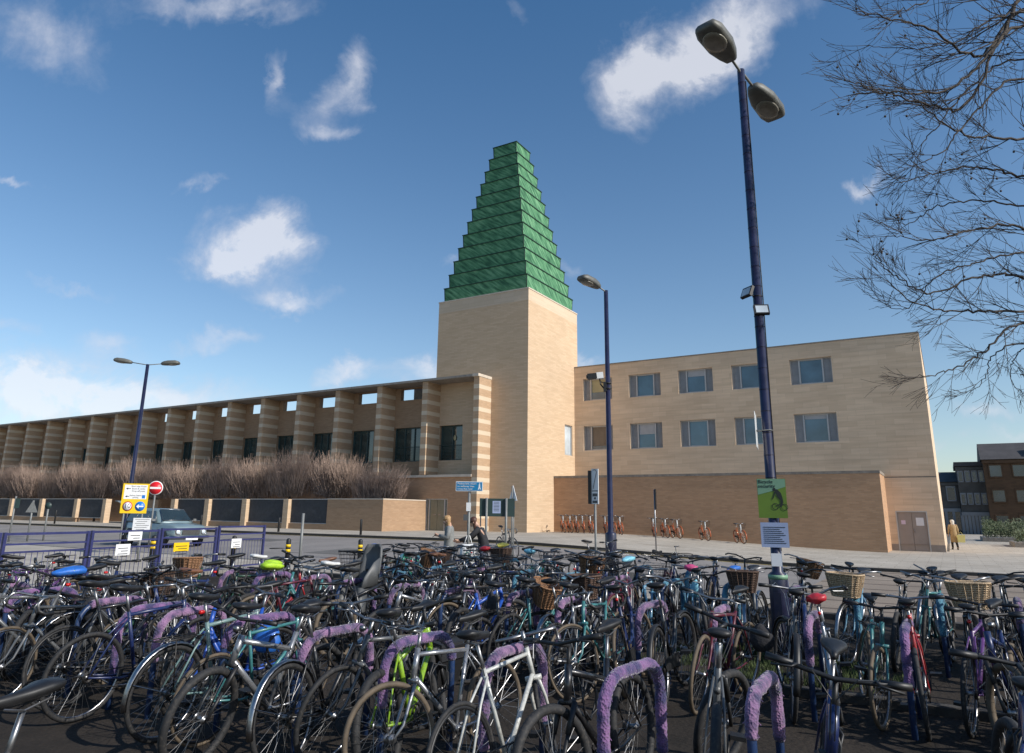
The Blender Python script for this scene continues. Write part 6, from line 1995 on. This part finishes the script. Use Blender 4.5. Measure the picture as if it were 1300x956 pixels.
    for a_, e_, w_ in (('shl', 'ell', 'wrl'), ('shr', 'elr', 'wrr')):
        b.tube([(J['che'] + V(0, 0, .03)).lerp(J[a_], .7) * s, J[a_] * s, (J[a_].lerp(J[e_], .5)) * s, J[e_] * s, J[e_].lerp(J[w_], .5) * s, J[w_] * s], [.06, .075, .068, .06, .052, .045], 12)
    b.build('sleeves', coat, root)
    b = MB()
    for a_, e_, w_ in (('hil', 'knl', 'anl'), ('hir', 'knr', 'anr')):
        b.tube([J[a_] * s, J[a_].lerp(J[e_], .5) * s, J[e_] * s, J[e_].lerp(J[w_], .5) * s, J[w_] * s], [.105, .09, .07, .062, .052], 12)
    b.build('trousers', legs, root)
    b = MB()
    for a_, t_ in (('anl', 'tol'), ('anr', 'tor')):
        c = (J[a_] * .5 + J[t_] * .5) * s; b.ball((c.x, c.y, .045), .05, .135, .045, 12, 8)
    b.build('shoes', M['black'], root)
    return root


gzp = lambda x, y: gz(x, y) + .06
# woman in grey looking down at her phone
P1 = dict(hed=V(.0, -.05, 1.53), top=V(0, -.12, 1.62), ell=V(.24, -.02, 1.12), wrl=V(.12, -.26, 1.16), hal=V(.07, -.32, 1.18), elr=V(-.24, -.02, 1.12), wrr=V(-.12, -.26, 1.14), har=V(-.06, -.33, 1.16), _hair=.30, _hem=.70)
w1 = person((-11.05, 15.25, gz(-11, 15.2) - .02), R(-58), 'blond woman in a grey coat looking down at her phone behind the racks', P1, M['coat_grey'], M['hair_blond'], M['cloth_navy'], 1.60)
ph = MB(); ph.obox((0, -.40 * .94, 1.165 * .94), (.035, 0, 0), (0, .05, .04), (0, -.004, .005)); pho = ph.build('phone', M['black']); pho.matrix_world = Matrix.Translation((-11.05, 15.25, gz(-11, 15.2) - .02)) @ Matrix.Rotation(R(-58), 4, 'Z')
tag(pho, 'small dark phone held in the hands of the woman in grey', 'phone')
# person in black bending over a bicycle
P2 = dict(pel=V(0, .06, .90), spi=V(0, .03, 1.07), che=V(0, -.05, 1.25), nek=V(0, -.12, 1.38), hed=V(0, -.19, 1.45), top=V(0, -.28, 1.52), shl=V(.17, -.07, 1.31), ell=V(.22, -.30, 1.10), wrl=V(.20, -.55, 1.02), hal=V(.20, -.63, 1.01),
          shr=V(-.17, -.07, 1.31), elr=V(-.22, -.28, 1.08), wrr=V(-.18, -.52, .98), har=V(-.18, -.60, .97), hil=V(.09, .06, .86), hir=V(-.09, .06, .86), _hair=.26, _hem=.74)
person((-10.25, 15.55, gz(-10.3, 15.5) - .02), R(-60), 'person with long brown hair in a black coat leaning forward beside the pedestrian sign pole', P2, M['coat_black'], M['hair_brown'], M['cloth_navy'], 1.66)
# woman in an ochre coat walking on the plaza
P3 = dict(knl=V(.10, -.12, .50), anl=V(.10, -.10, .10), tol=V(.10, -.24, .04), knr=V(-.09, .0, .47), anr=V(-.09, .20, .12), tor=V(-.09, .10, .04), wrl=V(.26, -.02, .90), hal=V(.27, -.04, .82), _hair=.18, _hem=.42)
person((.10, 49.4, .01), R(195), 'woman in a long ochre coat and pale scarf walking across the plaza', P3, M['coat_tan'], M['hair_white'], M['cloth_dark'], 1.66)
bg = empty('shopping_bag', (.44, 49.2, .42), R(10), label='large pale yellow bag carried by the woman in the ochre coat', cat='bag')
b = MB(); b.hexa([V(-.17, -.06, 0), V(.17, -.06, 0), V(.17, .06, 0), V(-.17, .06, 0)], [V(-.20, -.09, .42), V(.20, -.09, .42), V(.20, .09, .42), V(-.20, .09, .42)]); b.build('bag_body', M['bag_yellow'], bg)
b = MB(); b.tube([V(-.10, 0, .41), V(-.06, 0, .53), V(.0, 0, .57), V(.06, 0, .53), V(.10, 0, .41)], .01, 5); b.build('handle', M['bag_yellow'], bg)
person((-.62, 58, .01), R(170), 'dark haired person in dark clothes beyond the woman in the ochre coat', dict(_hair=.16, _hem=.70), M['coat_black'], M['hair_brown'], M['cloth_dark'], 1.72)
# white patterned tote bag hanging on a rack handlebar below the notice board
tb = empty('tote_bag', (-9.05, 13.2, .62), R(30), label='white tote bag with green leaf print hanging below the notice board', cat='bag')
b = MB(); rings = []
for (z_, w_, d_) in ((0, .12, .06), (.03, .17, .09), (.2, .18, .10), (.36, .16, .06), (.42, .14, .02)):
    rings.append([V(math.cos(q) * w_, math.sin(q) * d_, z_) for q in [2 * math.pi * j / 14 for j in range(14)]])
b.loft(rings); b.build('bag_body', M['white'], tb)
b = MB(); b.tube([V(-.09, 0, .41), V(-.03, 0, .60), V(.03, 0, .60), V(.09, 0, .41)], .008, 5); b.build('handle', M['white'], tb)
b = MB()
for (x_, z_, a_) in ((-.03, .24, .6), (.05, .27, 2.2), (.02, .18, 1.2), (-.07, .14, 2.8), (.08, .13, .4)):
    c, s_ = math.cos(a_), math.sin(a_); b.hexa([V(x_ - c * .05, -.112, z_ - s_ * .05), V(x_ + s_ * .016, -.112, z_ - c * .016), V(x_ + c * .05, -.112, z_ + s_ * .05), V(x_ - s_ * .016, -.112, z_ + c * .016)],
                                        [V(x_ - c * .05, -.108, z_ - s_ * .05), V(x_ + s_ * .016, -.108, z_ - c * .016), V(x_ + c * .05, -.108, z_ + s_ * .05), V(x_ - s_ * .016, -.108, z_ + c * .016)])
b.build('leaf_print', M['p_green'], tb)

# ------------------------------------------------------------------ bare plane tree at the right
def px(u, v, D):
    """a place in the world, noted once as a bearing and distance from the camera's spot"""
    d = FW + RT * ((u - 650) / 895) - UP * ((v - 433) / 895)
    return V(0, 0, 1.7) + d * D


tree = empty('plane_tree', (5.6, 11.8, 0), label='large bare plane tree reaching in from the right with thin branches and hanging seed balls', cat='tree')
TO = V(5.6, 11.8, 0)
SEEDS = []; rt_ = random.Random(17)
_vs = []; _fs = []


def fast_tube(P, r0, r1, seg=5):
    n = len(P); o = len(_vs)
    t0 = (P[1] - P[0]).normalized(); nrm = t0.orthogonal().normalized()
    for i, p in enumerate(P):
        t_ = (P[min(i + 1, n - 1)] - P[max(i - 1, 0)]).normalized(); nrm = (nrm - t_ * nrm.dot(t_)).normalized(); bn = t_.cross(nrm)
        r_ = r0 + (r1 - r0) * i / (n - 1)
        for k in range(seg):
            a = 2 * math.pi * k / seg; _vs.append(tuple(p + nrm * math.cos(a) * r_ + bn * math.sin(a) * r_ - TO))
    for i in range(n - 1):
        for k in range(seg):
            _fs.append((o + i * seg + k, o + i * seg + (k + 1) % seg, o + (i + 1) * seg + (k + 1) % seg, o + (i + 1) * seg + k))


def grow(p, d, L_, r0, depth, droop):
    n = max(4, int(L_ / .12)); P = [p]; q = p; dd = d.normalized()
    curl = V(rt_.gauss(0, .09), rt_.gauss(0, .09), rt_.gauss(.03, .07))
    for i in range(n):
        dd = (dd + curl * .35 + V(rt_.gauss(0, .06), rt_.gauss(0, .06), rt_.gauss(0, .06)) + V(0, 0, droop * .05)).normalized()
        q = q + dd * (L_ / n); P.append(q)
    fast_tube(P, r0, max(.0021, r0 * .38), 4 if r0 < .012 else 6)
    if depth > 0:
        m_ = rt_.randint(3, 6) if depth > 1 else rt_.randint(1, 3)
        for k in range(m_):
            i = rt_.randint(1, n - 1); t_ = (P[i + 1] - P[i]).normalized(); sd = t_.orthogonal().normalized(); sd.rotate(Matrix.Rotation(rt_.random() * 6.28, 3, t_))
            nd = (t_ * rt_.uniform(.9, 1.3) + sd * rt_.uniform(.35, .7) + V(0, 0, .05)).normalized()
            f_ = 1 - i / (n + 2); grow(P[i], nd, L_ * rt_.uniform(.5, .88) * (.6 + .5 * f_), max(.0028, (r0 + (r0 * .38 - r0) * i / n) * .66), depth - 1, droop)
    if depth <= 1 and rt_.random() < .05 and len(SEEDS) < 80:
        e_ = P[-1]; h_ = e_ + V(rt_.gauss(0, .01), rt_.gauss(0, .01), -rt_.uniform(.05, .11)); fast_tube([e_, (e_ + h_) / 2, h_], .0015, .0015, 3)
        SEEDS.append(h_ - TO)


def limb(pts, r0, r1, side_n, side_L, droop=.4):
    r0, r1 = r0 * .72, r1 * .8
    P = [px(*q) for q in pts]
    # smooth
    Q = []
    for i in range(len(P) - 1):
        p0 = P[max(i - 1, 0)]; p1 = P[i]; p2 = P[i + 1]; p3 = P[min(i + 2, len(P) - 1)]
        for k in range(10):
            t_ = k / 10
            Q.append(.5 * ((2 * p1) + (p2 - p0) * t_ + (2 * p0 - 5 * p1 + 4 * p2 - p3) * t_ ** 2 + (3 * p1 - p0 - 3 * p2 + p3) * t_ ** 3) + V(rt_.gauss(0, .012), rt_.gauss(0, .012), rt_.gauss(0, .012)))
    Q.append(P[-1])
    fast_tube(Q, r0, r1, 8)
    n = len(Q)
    side_n = int(side_n * 1.5)
    for k in range(side_n):
        i = int(n * (.12 + .86 * (k + rt_.random() * .8) / side_n)); i = min(i, n - 2)
        t_ = (Q[i + 1] - Q[i]).normalized(); sd = t_.orthogonal().normalized(); sd.rotate(Matrix.Rotation(rt_.random() * 6.28, 3, t_))
        nd = (t_ * rt_.uniform(.9, 1.3) + sd * rt_.uniform(.35, .75) + V(0, 0, .06)).normalized(); rr_ = r0 + (r1 - r0) * i / n
        grow(Q[i], nd, side_L * rt_.uniform(.6, 1.2) * (1 - .45 * i / n), max(.0045, rr_ * .5), 2, droop)
    grow(Q[-1], (Q[-1] - Q[-4]).normalized(), side_L * .5, r1, 1, droop)


trunk_p = [V(5.6, 11.8, -.1), V(5.65, 11.8, 1.5), V(5.5, 11.75, 3.2), V(5.35, 11.7, 5.0), V(5.3, 11.8, 7.0), V(5.2, 11.9, 9.0), V(5.3, 12.0, 11.0)]
b = MB(); b.tube([p - TO for p in trunk_p], [.34, .27, .24, .21, .17, .12, .06], 14); b.build('trunk', M['tree_bark'], tree)
# limbs: (u, v, distance) from the outside in towards the trunk's side
LIMBS = [
    ([(1560, 200, 10.4), (1400, 60, 10.0), (1310, -10, 9.7), (1262, 62, 9.4), (1205, 112, 9.2), (1140, 118, 9.1), (1085, 106, 9.0)], .055, .006, 12, 1.15),
    ([(1560, 220, 10.5), (1420, 90, 10.1), (1310, 30, 9.8), (1240, 70, 9.5), (1180, 38, 9.3), (1120, 22, 9.2), (1080, 12, 9.2)], .045, .005, 10, 1.0),
    ([(1560, 240, 10.5), (1420, 110, 10.2), (1300, 12, 9.9), (1230, 130, 9.6), (1170, 130, 9.5), (1120, 118, 9.4), (1075, 122, 9.3)], .045, .005, 11, 1.0),
    ([(1560, 300, 10.5), (1400, 190, 9.9), (1300, 176, 9.4), (1230, 172, 9.2), (1180, 142, 9.1), (1150, 112, 9.0)], .036, .005, 10, .9),
    ([(1560, 330, 10.5), (1400, 250, 10.2), (1300, 225, 9.9), (1235, 212, 9.7), (1180, 222, 9.6), (1132, 236, 9.5)], .034, .005, 10, .85),
    ([(1560, 400, 10.5), (1400, 330, 9.6), (1300, 290, 9.2), (1240, 290, 9.0), (1190, 305, 8.9), (1130, 300, 8.9)], .034, .005, 10, .85),
    ([(1560, 440, 10.5), (1400, 380, 10.2), (1300, 352, 10.0), (1240, 352, 9.8), (1180, 372, 9.7), (1130, 345, 9.6), (1110, 322, 9.6)], .034, .005, 10, .85),
    ([(1560, 470, 10.5), (1400, 420, 10.0), (1300, 396, 9.6), (1230, 395, 9.4), (1170, 388, 9.3), (1115, 350, 9.2)], .038, .005, 12, .9),
    ([(1560, 480, 10.5), (1400, 440, 9.8), (1300, 410, 9.4), (1250, 446, 9.2), (1205, 470, 9.1), (1165, 478, 9.0)], .034, .005, 9, .8),
    ([(1560, 260, 10.5), (1430, 150, 9.8), (1300, 100, 9.2), (1240, 140, 9.0), (1200, 190, 8.9), (1160, 210, 8.9)], .034, .005, 9, .9),
    ([(1560, 180, 10.5), (1430, 20, 10.2), (1320, -60, 10.0), (1240, -30, 9.8), (1180, 0, 9.7), (1130, 18, 9.6)], .04, .006, 10, .9),
    ([(1560, 360, 10.6), (1420, 290, 10.3), (1300, 262, 10.1), (1240, 255, 10.0), (1190, 262, 9.9), (1150, 285, 9.9), (1122, 262, 9.9)], .026, .004, 9, .7),
    ([(1560, 500, 10.6), (1420, 450, 10.2), (1300, 436, 9.8), (1262, 452, 9.7), (1250, 480, 9.6), (1232, 500, 9.6)], .022, .004, 6, .6),
    ([(1560, 210, 10.6), (1430, 120, 10.4), (1300, 75, 10.2), (1235, 108, 10.0), (1190, 160, 9.9), (1168, 190, 9.9), (1150, 240, 9.9)], .026, .004, 9, .8),
    ([(1560, 150, 10.6), (1430, 60, 10.0), (1330, 20, 9.6), (1270, 20, 9.4), (1215, 52, 9.3), (1160, 62, 9.3), (1095, 58, 9.3)], .03, .004, 9, .9),
    ([(1560, 380, 10.6), (1430, 340, 10.2), (1300, 322, 9.8), (1235, 335, 9.7), (1190, 352, 9.6), (1150, 392, 9.6), (1112, 380, 9.6)], .024, .004, 9, .7),
    ([(1560, 520, 10.6), (1420, 470, 10.3), (1320, 440, 10.0), (1290, 452, 9.9), (1283, 478, 9.9), (1292, 498, 9.9)], .018, .004, 5, .5),
]
for (pts, r0, r1, n_, L_) in LIMBS:
    n0 = px(*pts[0]); 
    # join to the trunk
    zt = max(2.6, min(9.5, n0.z - 1.2)); base = V(5.3, 11.75, zt)
    fast_tube([base, base.lerp(n0, .5) + V(0, 0, .15), n0], r0 * 1.9, r0 * 1.05, 8)
    limb(pts, r0, r1, n_, L_)
# crown on the far side of the trunk, outside the frame
for k in range(16):
    a = R(-75 + 150 * k / 15) ; base = V(5.35, 11.75, 4 + 6 * rt_.random()); grow(base, V(math.cos(a), math.sin(a), .7), 2.6, .06, 2, .5)
cr_ = MB(); cr_.add(_vs, _fs, 0, True); cr_.build('branches', M['tree_bark'], tree)
sb_ = MB(); sb_.ball((0, 0, 0), .016, .016, .016, 7, 5); sb_me = sb_.mesh('seed_ball'); sb_me.materials.append(M['tree_bark'])
for p in SEEDS:
    o = bpy.data.objects.new('seed_ball', sb_me); col.objects.link(o); o.parent = tree; o.location = p
